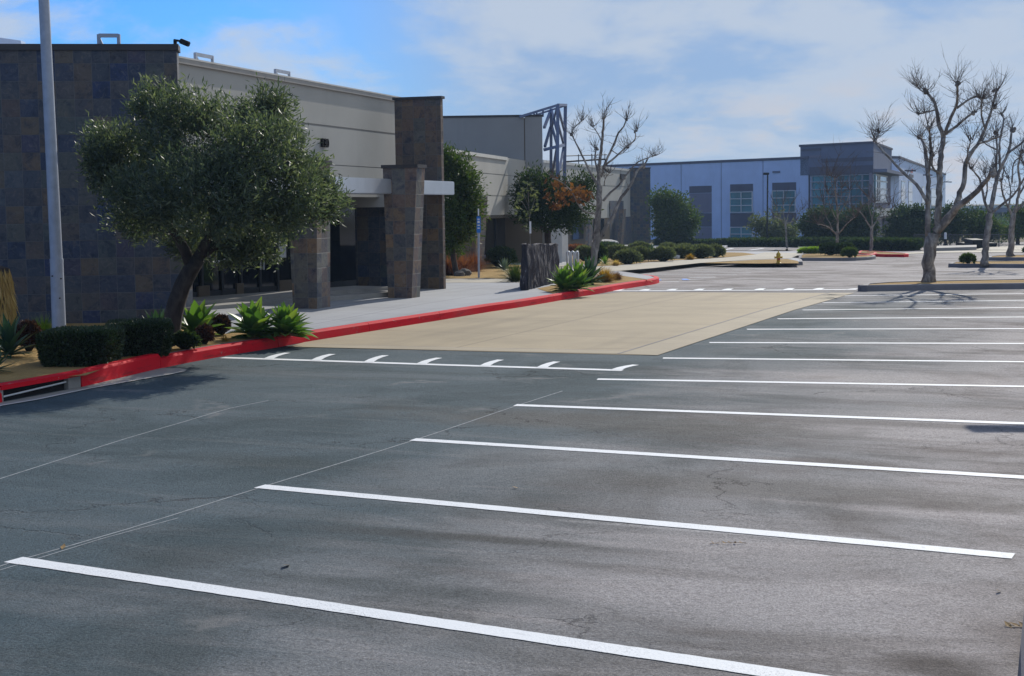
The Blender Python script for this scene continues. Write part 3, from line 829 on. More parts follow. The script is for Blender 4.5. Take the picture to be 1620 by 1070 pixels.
# hatched bands
def band(base, ticks, name, lab, w=.17):
    mbp = drape_join([(strip_poly(pix(base), w), .004)] + [(t, .0065) for t in ticks], 'white_paint', name)
    return setp(mbp, lab, 'line marking', 'hatched bands at the tan pad')
def drape_join(polys, mat, name):
    bm = bmesh.new(); me = bpy.data.meshes.new(name)
    for p, dz in polys:
        b = drape_bm(p, dz); tmp = bpy.data.meshes.new('tmp'); b.to_mesh(tmp); b.free(); bm.from_mesh(tmp); bpy.data.meshes.remove(tmp)
    c = polys[0][0]; org = Vector((sum(q[0] for q in c)/len(c), sum(q[1] for q in c)/len(c), 0)); org.z = gz(org.x, org.y)
    bmesh.ops.translate(bm, verts=bm.verts[:], vec=-org); bm.to_mesh(me); bm.free(); me.materials.append(M[mat])
    o = bpy.data.objects.new(name, me); COL.objects.link(o); o.location = org; return o
def tick(bx, by, tx, ty, w0=.14, w1=.10):
    a = Vector(xy(at(bx, by))); b = Vector(xy(at(tx, ty)))
    m1 = Vector(xy(at(bx+(tx-bx)*.30, by+(ty-by)*.44))); m2 = Vector(xy(at(bx+(tx-bx)*.64, by+(ty-by)*.76)))
    P = [a, m1, m2, b]; L = []; Q = []
    for i, p in enumerate(P):
        t = (P[min(3, i+1)]-P[max(0, i-1)]).normalized(); n = Vector((-t.y, t.x)); w = w0+(w1-w0)*i/3
        L.append(tuple(p+n*w/2)); Q.append(tuple(p-n*w/2))
    return L+Q[::-1]
band([(352, 566.3), (500, 571), (700, 577.8), (985, 586.5)],
     [tick(*q) for q in ((424, 568.5, 455, 559), (499, 571, 526, 561), (582, 574, 610, 563), (666, 576.5, 695, 567), (766, 580, 792, 570), (856, 583, 881, 573), (974, 586, 1006, 578))],
     'hatched_band', 'white line with slanted ticks in front of the near edge of the tan pad')
band([(970, 460.6), (1100, 460), (1240, 459.3), (1352, 458.4)],
     [tick(*q, w0=.24, w1=.16) for q in ((974, 460.6, 985, 457.8), (1017, 460.5, 1026, 458), (1060, 460.2, 1068, 457.6), (1103, 460, 1111, 457.4), (1148, 459.8, 1156, 457.2), (1199, 459.6, 1207, 456.9), (1245, 459.4, 1253, 456.6), (1292, 459, 1300, 456.3), (1346, 458.6, 1356, 457))],
     'hatched_band', 'white line with short ticks along the far edge of the tan pad', .36)
# accessible bays beyond the red curb nose
for P, w, lab, mt in (([(1041, 446.4), (1074, 446.2)], .22, 'short white bar just right of the red curb end', 'white_paint'), ([(1090, 439.2), (1132, 438.8)], .22, 'short white bar further from the red curb end', 'white_paint'),
                  ([(1075, 443.2), (1112, 441.8)], .12, 'thin white line between the two blue painted patches', 'white_paint')):
    marking('bay_line', pix(P), w, lab, 'line marking', mt, 'markings of the accessible bays')
for P, lab in (([(1038, 444.6), (1047, 444.4), (1044, 442.4), (1040, 442.4)], 'blue painted patch beside the red curb end'), ([(1080, 444), (1092, 443.8), (1086, 441.6), (1078, 441.8)], 'blue painted patch in the second accessible bay')):
    o = sheet('bay_symbol', pix(P), .012, 'blue_paint'); del o['kind']; setp(o, lab, 'line marking', 'markings of the accessible bays', 'thing')
for P in ([(992, 434.2), (1166, 434.6)], [(1046, 428.8), (1188, 431.5)], [(1092, 423.4), (1142, 424.2)], [(1008, 441.4), (1040, 441.2)], [(1060, 426.2), (1170, 427.2)]):
    marking('bay_line', pix(P), .11, 'faint worn white stall line between the red curb end and the hydrant', 'line marking', 'white_paint', 'worn stall lines beyond the red curb')
for P in ([(1433, 440), (1640, 440.4)], [(1420, 444.4), (1466, 444.6)], [(1480, 433.6), (1640, 434.4)], [(1481, 428), (1640, 430)], [(1440, 437), (1640, 437.5)]):
    marking('parking_line', pix(P), .11, 'faint white stall line in the lot between the two right tree islands', 'parking line', 'white_paint', 'stall lines between the tree islands')

# ------------------------------------------------------------------ red curb, pavement, storm drain
kp = smooth_path(kerb, .35)
inner = offset_path(kp, .15)
def seg_between(path, a, b):
    """points of path between fractions of its length along image x of its ends"""
    out = []
    for p, q in zip(path, path[1:]):
        if p[1] < a <= q[1] or q[1] <= a < p[1]:
            f = (a-p[1])/(q[1]-p[1]); out.append((p[0]+(q[0]-p[0])*f, a))
        if a < q[1] < b: out.append(q)
        if p[1] < b <= q[1]:
            f = (b-p[1])/(q[1]-p[1]); out.append((p[0]+(q[0]-p[0])*f, b)); break
    if path[0][1] > a: out.insert(0, path[0])
    return out
seams = [at(*p).y for p in ((255, 583), (441, 549.5), (585, 525), (697, 507), (877, 477.5), (923, 469))]
drain_a, drain_b = at(5, 637).y, at(130, 613).y
mb = MB(); cuts = [kp[0][1]-1, drain_a] ; mbs = []
bounds = [(kp[0][1]-1, drain_a)] + list(zip([drain_b]+seams, seams+[kp[-1][1]+1]))
for i, (a, b) in enumerate(bounds):
    s = seg_between(kp, a+.006, b-.006)
    h = .15
    if i == 1: h = .19
    if len(s) > 1: curb(mb, s, h=h)
o = mb.build('red_curb', 'red_paint', None, uv=False); setp(o, kind='structure')
# nose return and the pale curb of the walk behind it
nose = smooth_path(pix([(1043, 447.5), (1040, 445), (1010, 440.5), (985, 436.5), (968, 433.2), (985, 431.8), (1030, 427.6), (1107, 419.4), (1190, 419.4), (1262, 420), (1270, 418.6), (1266, 414), (1250, 411.5), (1262, 405), (1275, 401.5)]), .5)
mb = MB(); curb(mb, nose[:6], h=.15); o = mb.build('red_curb_end', 'red_paint', None, uv=False); setp(o, kind='structure')
mb = MB(); curb(mb, nose[5:], h=.15); o = mb.build('walk_curb', 'dark_curb', None, uv=False); setp(o, kind='structure')
inn = offset_path(nose, .15)
far_l = [xy(at(1140, 397.5, .15)), (18, 128), (-60, 128), (-60, kp[0][1])]
slab = [p for p in offset_path(kp, .14)] + inn[3:] + far_l
# keep the catch basin mouth open: pavement starts behind it
sheet('pavement', slab, .15, 'plaza_concrete', skirt=-.05)
# gutter apron by the drain
ap = pix([(-60, 660), (0, 643.2), (60, 633), (140, 615.5), (220, 601), (270, 592.5), (292, 588), (296, 585.5), (285, 583.5), (256, 583), (130, 613), (5, 637), (-60, 651)])
sheet('gutter_apron', ap, .006, 'curb_concrete')
line_sheet('gutter_edge', pix([(-60, 660.5), (0, 643.2), (60, 633), (140, 616), (220, 601.5), (270, 593), (292, 588)]), .05, 'cap_light', .010)

dA, dB = at(5, 637), at(130, 613)
t = thing('storm_drain', 'open curb inlet with a pale bar across its dark mouth under a red top', 'storm drain', (dA+dB)/2)
dv = Vector((dB.x-dA.x, dB.y-dA.y)); L = dv.length; dv.normalize(); dn = Vector((-dv.y, dv.x))
def dp(u, v, z):
    q = Vector((dA.x, dA.y)) + dv*u + dn*v; return Vector((q.x, q.y, gz(q.x, q.y)+z))
def dbox(mb, u0, u1, v0, v1, z0, z1):
    mb.hexa([dp(u0, v0, z0), dp(u1, v0, z0), dp(u1, v1, z0), dp(u0, v1, z0)], [dp(u0, v0, z1), dp(u1, v0, z1), dp(u1, v1, z1), dp(u0, v1, z1)])
mb = MB(); dbox(mb, -.03, L+.0, -.01, .16, .135, .185); mb.build('top_slab', 'red_paint', t, uv=False)
mb = MB(); dbox(mb, 0, L-.02, .075, .10, -.04, .16); mb.build('shade_panel', 'mouth_shade', t, uv=False)  # near-black panel, the shade inside the inlet mouth put into its colour
mb = MB(); dbox(mb, L-.24, L-.005, .015, .073, -.04, .16); mb.build('side_wall', 'curb_concrete', t, uv=False)
mb = MB(); dbox(mb, -.03, .02, .01, .073, -.04, .16); mb.build('side_wall', 'curb_concrete', t, uv=False)
mb = MB(); mb.tube([dp(.05, .035, .055), dp(L-.26, .035, .09)], .010, 8); mb.build('bar', 'metal_white', t, uv=False)

# ------------------------------------------------------------------ planting beds and walks on the pavement
def bed(name, P, mat='mulch', dz=.156, raw=False): return sheet(name, P if raw else pix(P, .15), dz, mat)
bed('planting_bed', [xy(v) for v in []] or ([xy(at(*p, .15)) for p in ((-60, 508), (60, 505), (170, 503), (250, 502), (296, 504), (335, 520), (352, 529), (372, 527), (420, 523), (470, 530), (481, 535.5))] + [p for p in offset_path(kp, .16) if at(255, 583).y-.9 < p[1] < at(477, 541.5).y][::-1] + [xy(at(*p, .15)) for p in ((135, 595), (60, 600), (-60, 612))]), 'mulch', .156, True)
bed('planting_bed', [(690, 436), (702, 441.5), (760, 441), (800, 441.5), (822, 441), (832, 436), (880, 431), (880, 424), (800, 418), (700, 418)])
bed('planting_bed', [xy(at(*p, .15)) for p in ((850, 457), (868, 453.5), (918, 444), (955, 437), (972, 434.8), (1000, 439), (1030, 444.6), (1034, 447))] + [p for p in offset_path(kp, .16) if at(880, 477).y < p[1] < at(1031, 450.4).y][::-1], 'mulch', .156, True)
bed('planting_bed', [(940, 422), (985, 419.5), (1040, 414), (1100, 410.5), (1150, 407.3), (1184, 404.3), (1196, 402.5), (1175, 400), (1140, 399.4), (1040, 399), (900, 404), (900, 414)])
sheet('walk', pix([(700, 442.4), (830, 441.8), (826, 447.5), (700, 447.5)], .15), .154, 'walk_concrete')
sheet('walk', pix([(935, 430), (968, 430), (1030, 425), (1107, 416.6), (1200, 410.5), (1250, 409), (1272, 400.8), (1210, 399.5), (1196, 402.8), (1150, 408), (1040, 415), (985, 420.5), (935, 423.5)], .15), .158, 'walk_concrete')
sheet('planting_bed', pix([(1112, 416.8), (1200, 411.4), (1245, 410.2), (1262, 413.5), (1264, 417.2), (1200, 417.6)], .15), .162, 'mulch')
sheet('walk', pix([(880, 431), (905, 428), (900, 420), (870, 421)], .15), .160, 'walk_concrete')
# driveway strip seen beyond the shrubs
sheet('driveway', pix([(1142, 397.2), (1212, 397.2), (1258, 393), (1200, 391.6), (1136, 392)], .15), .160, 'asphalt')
for P in ([(1142, 396.4), (1160, 393.4)], [(1186, 396.4), (1208, 393.2)]):
    o = line_sheet('parking_line', pix(P, .15), .22, 'white_paint', .166); del o['kind']
    setp(o, 'short white stall line on the driveway beyond the round shrubs', 'parking line', 'lines on the far driveway', 'thing')

# ------------------------------------------------------------------ islands
def island(P, name, curbmat='dark_curb', soil='mulch', h=.15):
    """raised planting island: P is the kerb's top outline in the picture"""
    poly = smooth_path([xy(at(a, b, h)) for a, b in P]+[xy(at(*P[0], h))], .8)[:-1]
    area = sum(a[0]*b[1]-b[0]*a[1] for a, b in zip(poly, poly[1:]+poly[:1]))
    if area < 0: poly = poly[::-1]
    mb = MB(); curb(mb, poly+[poly[0]], h=h, w=.16)
    o = mb.build(name+'_curb', curbmat, None, uv=False); setp(o, kind='structure')
    sheet(name, offset_path(poly, .15), h-.02, soil)
island([(1362, 451.6), (1400, 451), (1500, 449.4), (1700, 446.4), (1700, 440.5), (1520, 443), (1400, 446), (1366, 448.6)], 'tree_island')
island([(1500, 417.2), (1560, 417.6), (1700, 417.6), (1700, 412.2), (1560, 413), (1512, 414)], 'tree_island')
island([(1562, 407.2), (1640, 407.4), (1740, 407.4), (1740, 403.4), (1600, 403.4), (1568, 404.8)], 'tree_island')
island([(1262, 408), (1330, 408), (1372, 406.8), (1386, 404.6), (1376, 402.8), (1345, 402), (1300, 400), (1268, 402)], 'planted_nose')
island([(1356, 400.4), (1400, 402.4), (1430, 402.6), (1438, 401.4), (1420, 399.6), (1390, 397.6), (1362, 396.6)], 'planted_nose', 'red_paint')
mb = MB(); curb(mb, smooth_path([xy(at(a, b)) for a, b in ((1350, 409.2), (1372, 408.4), (1386, 406.2), (1387, 404.2), (1376, 403))], .4), h=.155, w=.17)
o = mb.build('red_nose_curb', 'red_paint', None, uv=False); setp(o, kind='structure')
# right edge of the frame: corner of the neighbouring island
island([(1613, 1130), (1610, 1010), (1618, 940), (1650, 925), (1760, 930), (1760, 1130)], 'tree_island', 'dark_curb')
# far walk, road and kerbs
sheet('far_walk', pix([(1398, 404.4), (1482, 400.6), (1660, 399.2), (1660, 396.2), (1540, 396.8), (1470, 398.4), (1398, 402)], 0), .02, 'walk_concrete', skirt=-.05)
sheet('road', pix([(1430, 397), (1545, 395.4), (1560, 391), (1620, 389.5), (1700, 389.5), (1700, 396), (1540, 396.4)], 0), .03, 'walk_concrete', skirt=-.1)
mb = MB()
mb.prism([xy(at(1478, 397.6)), xy(at(1545, 396)), xy(at(1545, 394)), xy(at(1478, 395.4))], [gz(*xy(at(1500, 396)))-.1]*4, [gz(*xy(at(1500, 396)))+.22]*4)
o = mb.build('far_curb', 'curb_concrete', None, uv=False); setp(o, kind='structure')

# ================================================================== OFFICE BUILDING A (slate wall, entrance)
DIR = Vector((math.sin(math.radians(16.6)), math.cos(math.radians(16.6)), 0)); OUT = Vector((DIR.y, -DIR.x, 0))   # along the facade, and out of it
rc = at(293, 510, .15); ZR = zat(rc.x, rc.y, 70)
Lw = Vector((math.cos(math.radians(8)), math.sin(math.radians(8)), 0))
bA = thing('office_building', 'low office with tall dark slate corner wall, stucco side and slate entrance pillars', 'office building', (rc.x, rc.y, rc.z))
def g3(p, dz=0): return gz(p[0], p[1])+dz
def wall(mb, a, b, z0, z1, th, back, mi=0):
    """upright slab from a to b (x, y), th thick towards the direction back"""
    a = Vector((a[0], a[1])); b = Vector((b[0], b[1])); k = Vector((back[0], back[1])).normalized()*th
    P = [a, b, b+k, a+k]
    ar = sum(P[i].x*P[(i+1) % 4].y-P[(i+1) % 4].x*P[i].y for i in range(4))
    if ar < 0: P = P[::-1]
    mb.prism([tuple(p) for p in P], z0, z1, mi)
back = Vector((-Lw.y, Lw.x, 0))
p0 = rc - Lw*9.5
mb = MB(); wall(mb, p0, rc, rc.z-.5, ZR-.10, .45, back); mb.build('slate_wall', 'slate', bA)
mb = MB(); wall(mb, p0-Lw*.1-back*.03, rc+Lw*.03-back*.03, ZR-.10, ZR, .5, back); mb.build('parapet_cap', 'cap_dark', bA)
# far back roof edge glimpsed over the slate wall at the left
q0 = atz(-20, 56, ZR+.9); q1 = atz(33, 63.5, ZR+.9)
mb = MB(); wall(mb, q0, q1, ZR-2, zat(q0.x, q0.y, 57), .3, (0, 1)); mb.build('roof_screen', 'stucco_pale', bA)
# stucco side wall in three bands with reveals
B1 = atz(295, 92, ZR-.02); B2 = atz(640, 155.5, ZR-.02)
bd = Vector((B2.x-B1.x, B2.y-B1.y, 0)).normalized(); bo = Vector((bd.y, -bd.x, 0))
Bs = B1 - bd*1.6; Be = B2 + bd*1.2
zj1 = zat(*xy(B2-bd*.4), 213.5); zj2 = zat(*xy(B2-bd*.9), 267); zh = zat(*xy(B2-bd*3), 312)
for za, zb in ((zj1+.022, ZR-.14), (zj2+.010, zj1-.022), (zh, zj2-.010)):
    mb = MB(); wall(mb, Bs, Be, za, zb, .3, -bo); mb.build('stucco_band', 'stucco_beige', bA)
mb = MB(); wall(mb, Bs-bo*.018, Be-bo*.018, zh+.05, ZR-.16, .2, -bo); mb.build('reveal', 'stucco_grey', bA)
mb = MB(); wall(mb, Bs+bo*.05, Be+bo*.05, ZR-.14, ZR-.05, .4, -bo); mb.build('parapet_cap', 'cap_metal', bA)
mb = MB(); wall(mb, Bs+bo*.06, Be+bo*.06, ZR-.05, ZR-.02, .42, -bo); mb.build('parapet_cap', 'cap_light', bA)
# roof deck closing the building
mb = MB(); mb.prism([xy(p0+back*.5), xy(rc+back*.4), xy(Bs-bo*.35), xy(Be-bo*.35), xy(Be-bo*14), xy(p0+back*14)], ZR-.8, ZR-.7); mb.build('roof', 'curb_concrete', bA)
# numerals on the stucco
def lettering(text, parent, org, u, size, depth, mat, name='address_number'):
    cu = bpy.data.curves.new('txt', 'FONT'); cu.body = text; cu.size = size; cu.extrude = depth; cu.offset = size*.012
    ob = bpy.data.objects.new('txt', cu); COL.objects.link(ob); bpy.context.view_layer.update()
    me = bpy.data.meshes.new_from_object(ob.evaluated_get(bpy.context.evaluated_depsgraph_get()))
    bpy.data.objects.remove(ob)
    u = Vector(u).normalized(); n = Vector((u.y, -u.x, 0))
    r0 = root_of(parent).location
    for v in me.vertices:
        c = v.co.copy(); v.co = Vector(org) + u*c.x + Vector((0, 0, 1))*c.y + n*(c.z+depth+.01) - r0
    me.materials.clear(); me.materials.append(M[mat])
    o = bpy.data.objects.new(name, me); COL.objects.link(o); o.parent = parent; return o
def on_line(P, d, px, py):
    """point on the upright plane through P along d that shows at pixel px, py"""
    r = ray(px, py); n = Vector((d.y, -d.x, 0)); k = (Vector((P.x, P.y, 0))-Vector((CAM.x, CAM.y, 0))).dot(n)/r.dot(n)
    return CAM + r*k
na = on_line(B1+bo*.0, bd, 505, 232.5); nb = on_line(B1, bd, 505, 218.5)
lettering('130', bA, na, bd, (nb.z-na.z)*1.38, .03, 'black_metal')
# recessed storefront
s0 = at(310, 470, .15); s1 = at(560, 454, .15); sd = Vector((s1.x-s0.x, s1.y-s0.y, 0)).normalized(); so = Vector((sd.y, -sd.x, 0))
S0 = s0 - sd*2.0; S1 = s1 + sd*3; zs = gz(s0.x, s0.y)+.1; zt = zh+.05
mb = MB(); wall(mb, S0, S1, zs+.12, zt, .06, -so); sf = mb.build('storefront', 'glass_dark', bA)
mb = MB(); wall(mb, S0+so*.02, S1+so*.02, zs-.1, zs+.16, .1, -so)
for px in (318, 350, 380, 410, 438, 462, 500):
    c = on_line(S0, sd, px, 440); mb.box((c.x, c.y, (zs+zt)/2), .07, .10, zt-zs, math.atan2(sd.y, sd.x))
wall(mb, S0+so*.03, S1+so*.03, zs+2.1, zs+2.2, .1, -so)
mb.build('window_frame', 'metal_frame', sf)
mb = MB()
for px in (408, 413):
    a = on_line(S0, sd, px, 404)+so*.08; b = on_line(S0, sd, px, 427)+so*.08; mb.tube([a, b], .018, 8)
mb.build('door_handle', 'metal_white', sf)
a = on_line(S0, sd, 438, 386)+so*.03; mb = MB(); wall(mb, a, a+sd*.28, a.z-.32, a.z+.1, .01, -so); mb.build('door_notice', 'sign_white', sf)
mb = MB()
for px, py, w in ((334, 415, .42), (352, 410, .5), (356, 406, .3)):
    a = on_line(S0, sd, px, py)+so*.03; wall(mb, a, a+sd*w, a.z-.025, a.z+.03, .012, -so)
mb.build('window_lettering', 'sign_white', sf)
# pale sill blocks of the storefront
mb = MB()
for px, w in ((311, .35), (372, .22), (440, .5)):
    mb = MB(); a = on_line(S0, sd, px, 466)+so*.06; wall(mb, a, a+sd*w, zs+.0, zs+.28, .12, -so)
    mb.build('sill', 'stucco_brown', bA)
mb = MB(); mb.prism([xy(Bs-bo*.1), xy(Be-bo*.1), xy(S1-so*.1), xy(S0-so*.1)][::-1], zt, zt+.12); mb.build('soffit', 'stucco_brown', bA)
# closing wall between slate wall and the recess
mb = MB(); e0 = rc+back*.3; wall(mb, e0, e0-bo*3.2, rc.z-.3, zt+.3, .25, bd); mb.build('slate_wall', 'slate', bA)
# tall pillar at the far end of the entrance and the slate return wall beside it
pb = at(702, 457.5, .15); k = 1/ppm(pb.y)
pw = 77*k; zp = zat(pb.x, pb.y, 152)
mb = MB(); wall(mb, pb, pb-OUT*pw, pb.z-.3, zp-.06, .16, DIR); mb.build('pillar', 'slate_pillar', bA)
mb = MB(); wall(mb, pb+OUT*.04-DIR*.04, pb-OUT*(pw+.04)-DIR*.04, zp-.06, zp, .24, DIR); mb.build('parapet_cap', 'cap_dark', bA)
rw = pb-OUT*pw+DIR*.12
mb = MB(); wall(mb, rw, rw-OUT*(75*k), pb.z-.3, zt+.02, .3, DIR); mb.build('slate_wall', 'slate', bA)
# beige lintel under the canopy
l0 = on_line(rw, -OUT, 535, 308); mb = MB(); wall(mb, Vector((l0.x, l0.y, 0))-DIR*.3-OUT*1.0, rw-DIR*.3, zat(l0.x, l0.y, 329), zat(l0.x, l0.y, 305), .35, DIR); mb.build('lintel', 'stucco_beige', bA)
# two flared slate columns
def flared(P0, pxs_base, pxs_top, ytop, depth, name='column'):
    """P0 = front right bottom corner; px ranges of the front face at base and top"""
    Y = P0.y; k = 1/ppm(Y); w = (pxs_base[1]-pxs_base[0])*k; zt_ = zat(P0.x, P0.y, ytop)
    r_out = (pxs_top[1]-pxs_base[1])*k; l_out = (pxs_base[0]-pxs_top[0])*k
    z0 = P0.z-.3; c = Vector((P0.x, P0.y, 0))
    lo = [c-OUT*w, c, c+DIR*depth, c+DIR*depth-OUT*w]
    hi = [c-OUT*(w+l_out), c+OUT*r_out, c+OUT*r_out+DIR*depth, c-OUT*(w+l_out)+DIR*depth]
    mb = MB(); mb.hexa([p+Vector((0, 0, z0)) for p in lo], [p+Vector((0, 0, zt_-.05)) for p in hi]); mb.build(name, 'slate_warm', bA)
    hi2 = [hi[0]-OUT*.03-DIR*.03, hi[1]+OUT*.03-DIR*.03, hi[2]+OUT*.03+DIR*.03, hi[3]-OUT*.03+DIR*.03]
    mb = MB(); mb.hexa([p+Vector((0, 0, zt_-.05)) for p in hi2], [p+Vector((0, 0, zt_+.02)) for p in hi2]); mb.build('column_cap', 'cap_dark', bA)
    return hi, zt_
c1 = at(650, 472, .15); h1, zc1 = flared(c1, (612, 650), (607, 664), 262, .50)
c2 = at(501, 489, .15); h2, zc2 = flared(c2, (461, 501), (454, 507), 255, .62)
# canopy beam through the columns
ca = c1 - OUT*.38 + DIR*.1
zA, zB = zat(ca.x, ca.y, 307), zat(ca.x, ca.y, 283.5)
cs = ca - DIR*8.0; ce = ca + DIR*2.6
ce = on_line(ca, DIR, 719, 300); ce = Vector((ce.x, ce.y, 0))
mb = MB(); wall(mb, cs, ce, zA, zB, .6, -OUT); mb.build('canopy_beam', 'metal_canopy', bA, bevel=.015)
# steps of light coloured paving along the storefront
mb = MB()
st0 = at(300, 493, .15); st1 = at(470, 480, .15); sv = Vector((st1.x-st0.x, st1.y-st0.y, 0)).normalized(); sn = Vector((-sv.y, sv.x, 0))
for i in range(2):
    a = st0 + sn*(.0+.5*i) - sv*.5; b = st1 + sn*(.0+.5*i) + sv*3.5; wall(mb, a, b, gz(*xy(st0))-.2, gz(*xy(st0))+.22+.07*i, 1.6-.5*i, sn)
mb.build('step', 'curb_concrete', bA)

# roof access rails and the camera on the parapet
def roof_rail(px0, px1, ytop, ybase, label, P, d):
    a = on_line(P, d, px0, ybase); b = on_line(P, d, px1, ybase)
    a.z = b.z = ZR-.02; za = zat(a.x, a.y, ytop); t = thing('roof_rail', label, 'roof rail', (a+b)/2, 'grey rails on the flat roof')
    mb = MB(); w = .05
    A1 = Vector((a.x, a.y, za)); B1_ = Vector((b.x, b.y, za))
    for s in (0, 1):
        mb = MB(); mb.bar(a, A1, w) if s == 0 else mb.bar(b, B1_, w)
        mb.build('post', 'metal_grey', t, uv=False)
    mb = MB(); mb.bar(A1-Vector((.0, 0, .02)), B1_-Vector((0, 0, .02)), w, .06); mb.build('top_rail', 'metal_grey', t, uv=False)
    mb = MB(); mb.bar(a+(b-a)*.22, A1+(B1_-A1)*.02-Vector((0, 0, .05)), .03); mb.build('brace', 'metal_grey', t, uv=False)
roof_rail(156.5, 188, 54.5, 66, 'grey square frame standing on top of the dark slate wall', rc+back*.25, Lw)
roof_rail(309, 336, 84, 95, 'grey square frame on the stucco roof edge next to the slate wall', B1-bo*.2, bd)
roof_rail(435.5, 457.5, 110, 118, 'grey square frame on the stucco roof edge, smallest and farthest', B1-bo*.2, bd)
mb = MB(); cp = rc + Vector((-.03, .05, 0)); cp.z = ZR
t = thing('security_camera', 'dark camera on a bracket at the top corner of the slate wall', 'camera', cp)
mb.bar(cp+Vector((0, 0, -.02)), cp+Vector((0, 0, .07)), .05); mb.bar(cp+Vector((-.02, 0, .07)), cp+Vector((.10, -.02, .05)), .035); mb.build('bracket', 'black_metal', t, uv=False)
mb = MB(); mb.bar(cp+Vector((.09, -.02, .055)), cp+Vector((.24, -.06, -.01)), .085, .085); mb.build('housing', 'black_metal', t, uv=False, bevel=.012)

# ================================================================== OFFICE BUILDING B (tall rear block, low front block, steel frame)
YU = at(861, 416, .15).y
u1 = atY(860.5, 415, YU); zU = zat(u1.x, YU, 184.5); u0 = atY(690, 415, YU)
bB = thing('office_building', 'two level stucco block behind the entrance pillar, tall plain rear wall over lower front', 'office building', (u1.x, YU, gz(u1.x, YU)+.15))
EX = Vector((1, 0, 0)); NY = Vector((0, 1, 0))
zmid = zat(u1.x, YU, 344); zsm = zat((u0.x+u1.x)/2, YU, 252)
sx = atY(831, 300, YU).x
mb = MB(); wall(mb, (u0.x-3, YU), (sx-.02, YU), zmid, zU, .4, NY); wall(mb, (sx+.02, YU), (u1.x, YU), zmid, zU, .4, NY); mb.build('stucco_wall', 'stucco_grey', bB)
mb = MB(); wall(mb, (u0.x-3, YU+.03), (u1.x-.05, YU+.03), bB.location.z-1, zU-.05, .3, NY); mb.build('stucco_wall', 'stucco_brown', bB)
mb = MB(); wall(mb, (u0.x-3, YU-.04), (u1.x+.03, YU-.04), zU, zU+.08, .5, NY); mb.build('parapet_cap', 'cap_dark', bB)
mb = MB(); wall(mb, (u1.x-.4, YU+.4), (u1.x-.4, YU+14), bB.location.z-1, zU, .4, EX); mb.build('stucco_wall', 'stucco_grey', bB)
v1 = atY(831, 253.5, YU-.05); zL = v1.z; v0 = atz(690, 232.8, zL)
vd = Vector((v1.x-v0.x, v1.y-v0.y, 0)).normalized(); vo = Vector((vd.y, -vd.x, 0)); V0 = v0 - vd*1.5
def zon(P, d, px, py): return on_line(P, d, px, py).z
zA1 = zon(v0, vd, 800, 277.5); zA2 = zon(v0, vd, 800, 310.5); zA3 = zon(v0, vd, 800, 344)
for za, zb in ((zA1+.015, zL-.12), (zA2+.015, zA1-.015), (zA3, zA2-.015)):
    mb = MB(); wall(mb, V0, v1, za, zb, .3, -vo); mb.build('stucco_band', 'stucco_beige', bB)
mb = MB(); wall(mb, V0-vo*.018, v1-vo*.018, zA3+.05, zL-.14, .2, -vo); mb.build('reveal', 'stucco_grey', bB)
cend = on_line(v0, vd, 801, 247); mb = MB(); wall(mb, V0+vo*.05, Vector((cend.x, cend.y, 0))+vo*.05, zL-.12, zL, .4, -vo); mb.build('parapet_cap', 'cap_light', bB)
mb = MB(); wall(mb, Vector((cend.x, cend.y, 0))+vo*.0, v1, zL-.12, zL-.02, .3, -vo); mb.build('parapet_cap', 'stucco_beige', bB)
zg = gz(v0.x, v0.y)-.3
mb = MB(); wall(mb, V0-vo*1.0, v1-vo*1.0, zg-.8, zA3+.2, .2, -vo); mb.build('lower_wall', 'stucco_brown', bB)
mb = MB(); w0 = on_line(v0-vo*.98, vd, 752, 372); w1 = on_line(v0-vo*.98, vd, 803, 372)
wall(mb, w0, w1, zon(v0-vo*.98, vd, 778, 401), zA3-.02, .12, vo); wn_ = mb.build('window', 'glass_dark', bB)
mb = MB(); fd = (w1-w0)/2
for k in (0, 1, 2):
    mb = MB(); c = w0+fd*k+vo*.13; mb.box((c.x, c.y, (zA3+zon(v0-vo*.98, vd, 778, 401))/2), .08, .08, zA3-zon(v0-vo*.98, vd, 778, 401), math.atan2(vd.y, vd.x))
    mb.build('window_frame', 'metal_frame', wn_)
mb = MB(); wall(mb, w0+vo*.1, w1+vo*.1, zon(v0-vo*.98, vd, 778, 408), zon(v0-vo*.98, vd, 778, 401.5), .1, vo); mb.build('sill', 'stucco_mauve', bB)
mb = MB(); mb.prism([xy(V0), xy(v1), xy(v1-vo*1.1), xy(V0-vo*1.1)], zA3-.02, zA3+.1) ; mb.build('soffit', 'stucco_brown', bB)
def lean_col(parent, px0, px1, pytop, pybase, lean, Y, mat='slate_warm'):
    a = atY(px0, pybase, Y); b = atY(px1, pybase, Y); k = 1/ppm(Y); zt_ = zat(a.x, Y, pytop); w = b.x-a.x
    lo = [Vector((a.x, Y, a.z-.3)), Vector((b.x, Y, a.z-.3)), Vector((b.x+.3, Y+.9, a.z-.3)), Vector((a.x+.3, Y+.9, a.z-.3))]
    hi = [p + Vector((lean*k+(w*.25 if i in (1, 2) else 0), 0, zt_-a.z+.3)) for i, p in enumerate(lo)]
    mb = MB(); mb.hexa(lo, hi); mb.build('column', mat, parent)
lean_col(bB, 741, 751, 311, 402, 5, YU*.84)
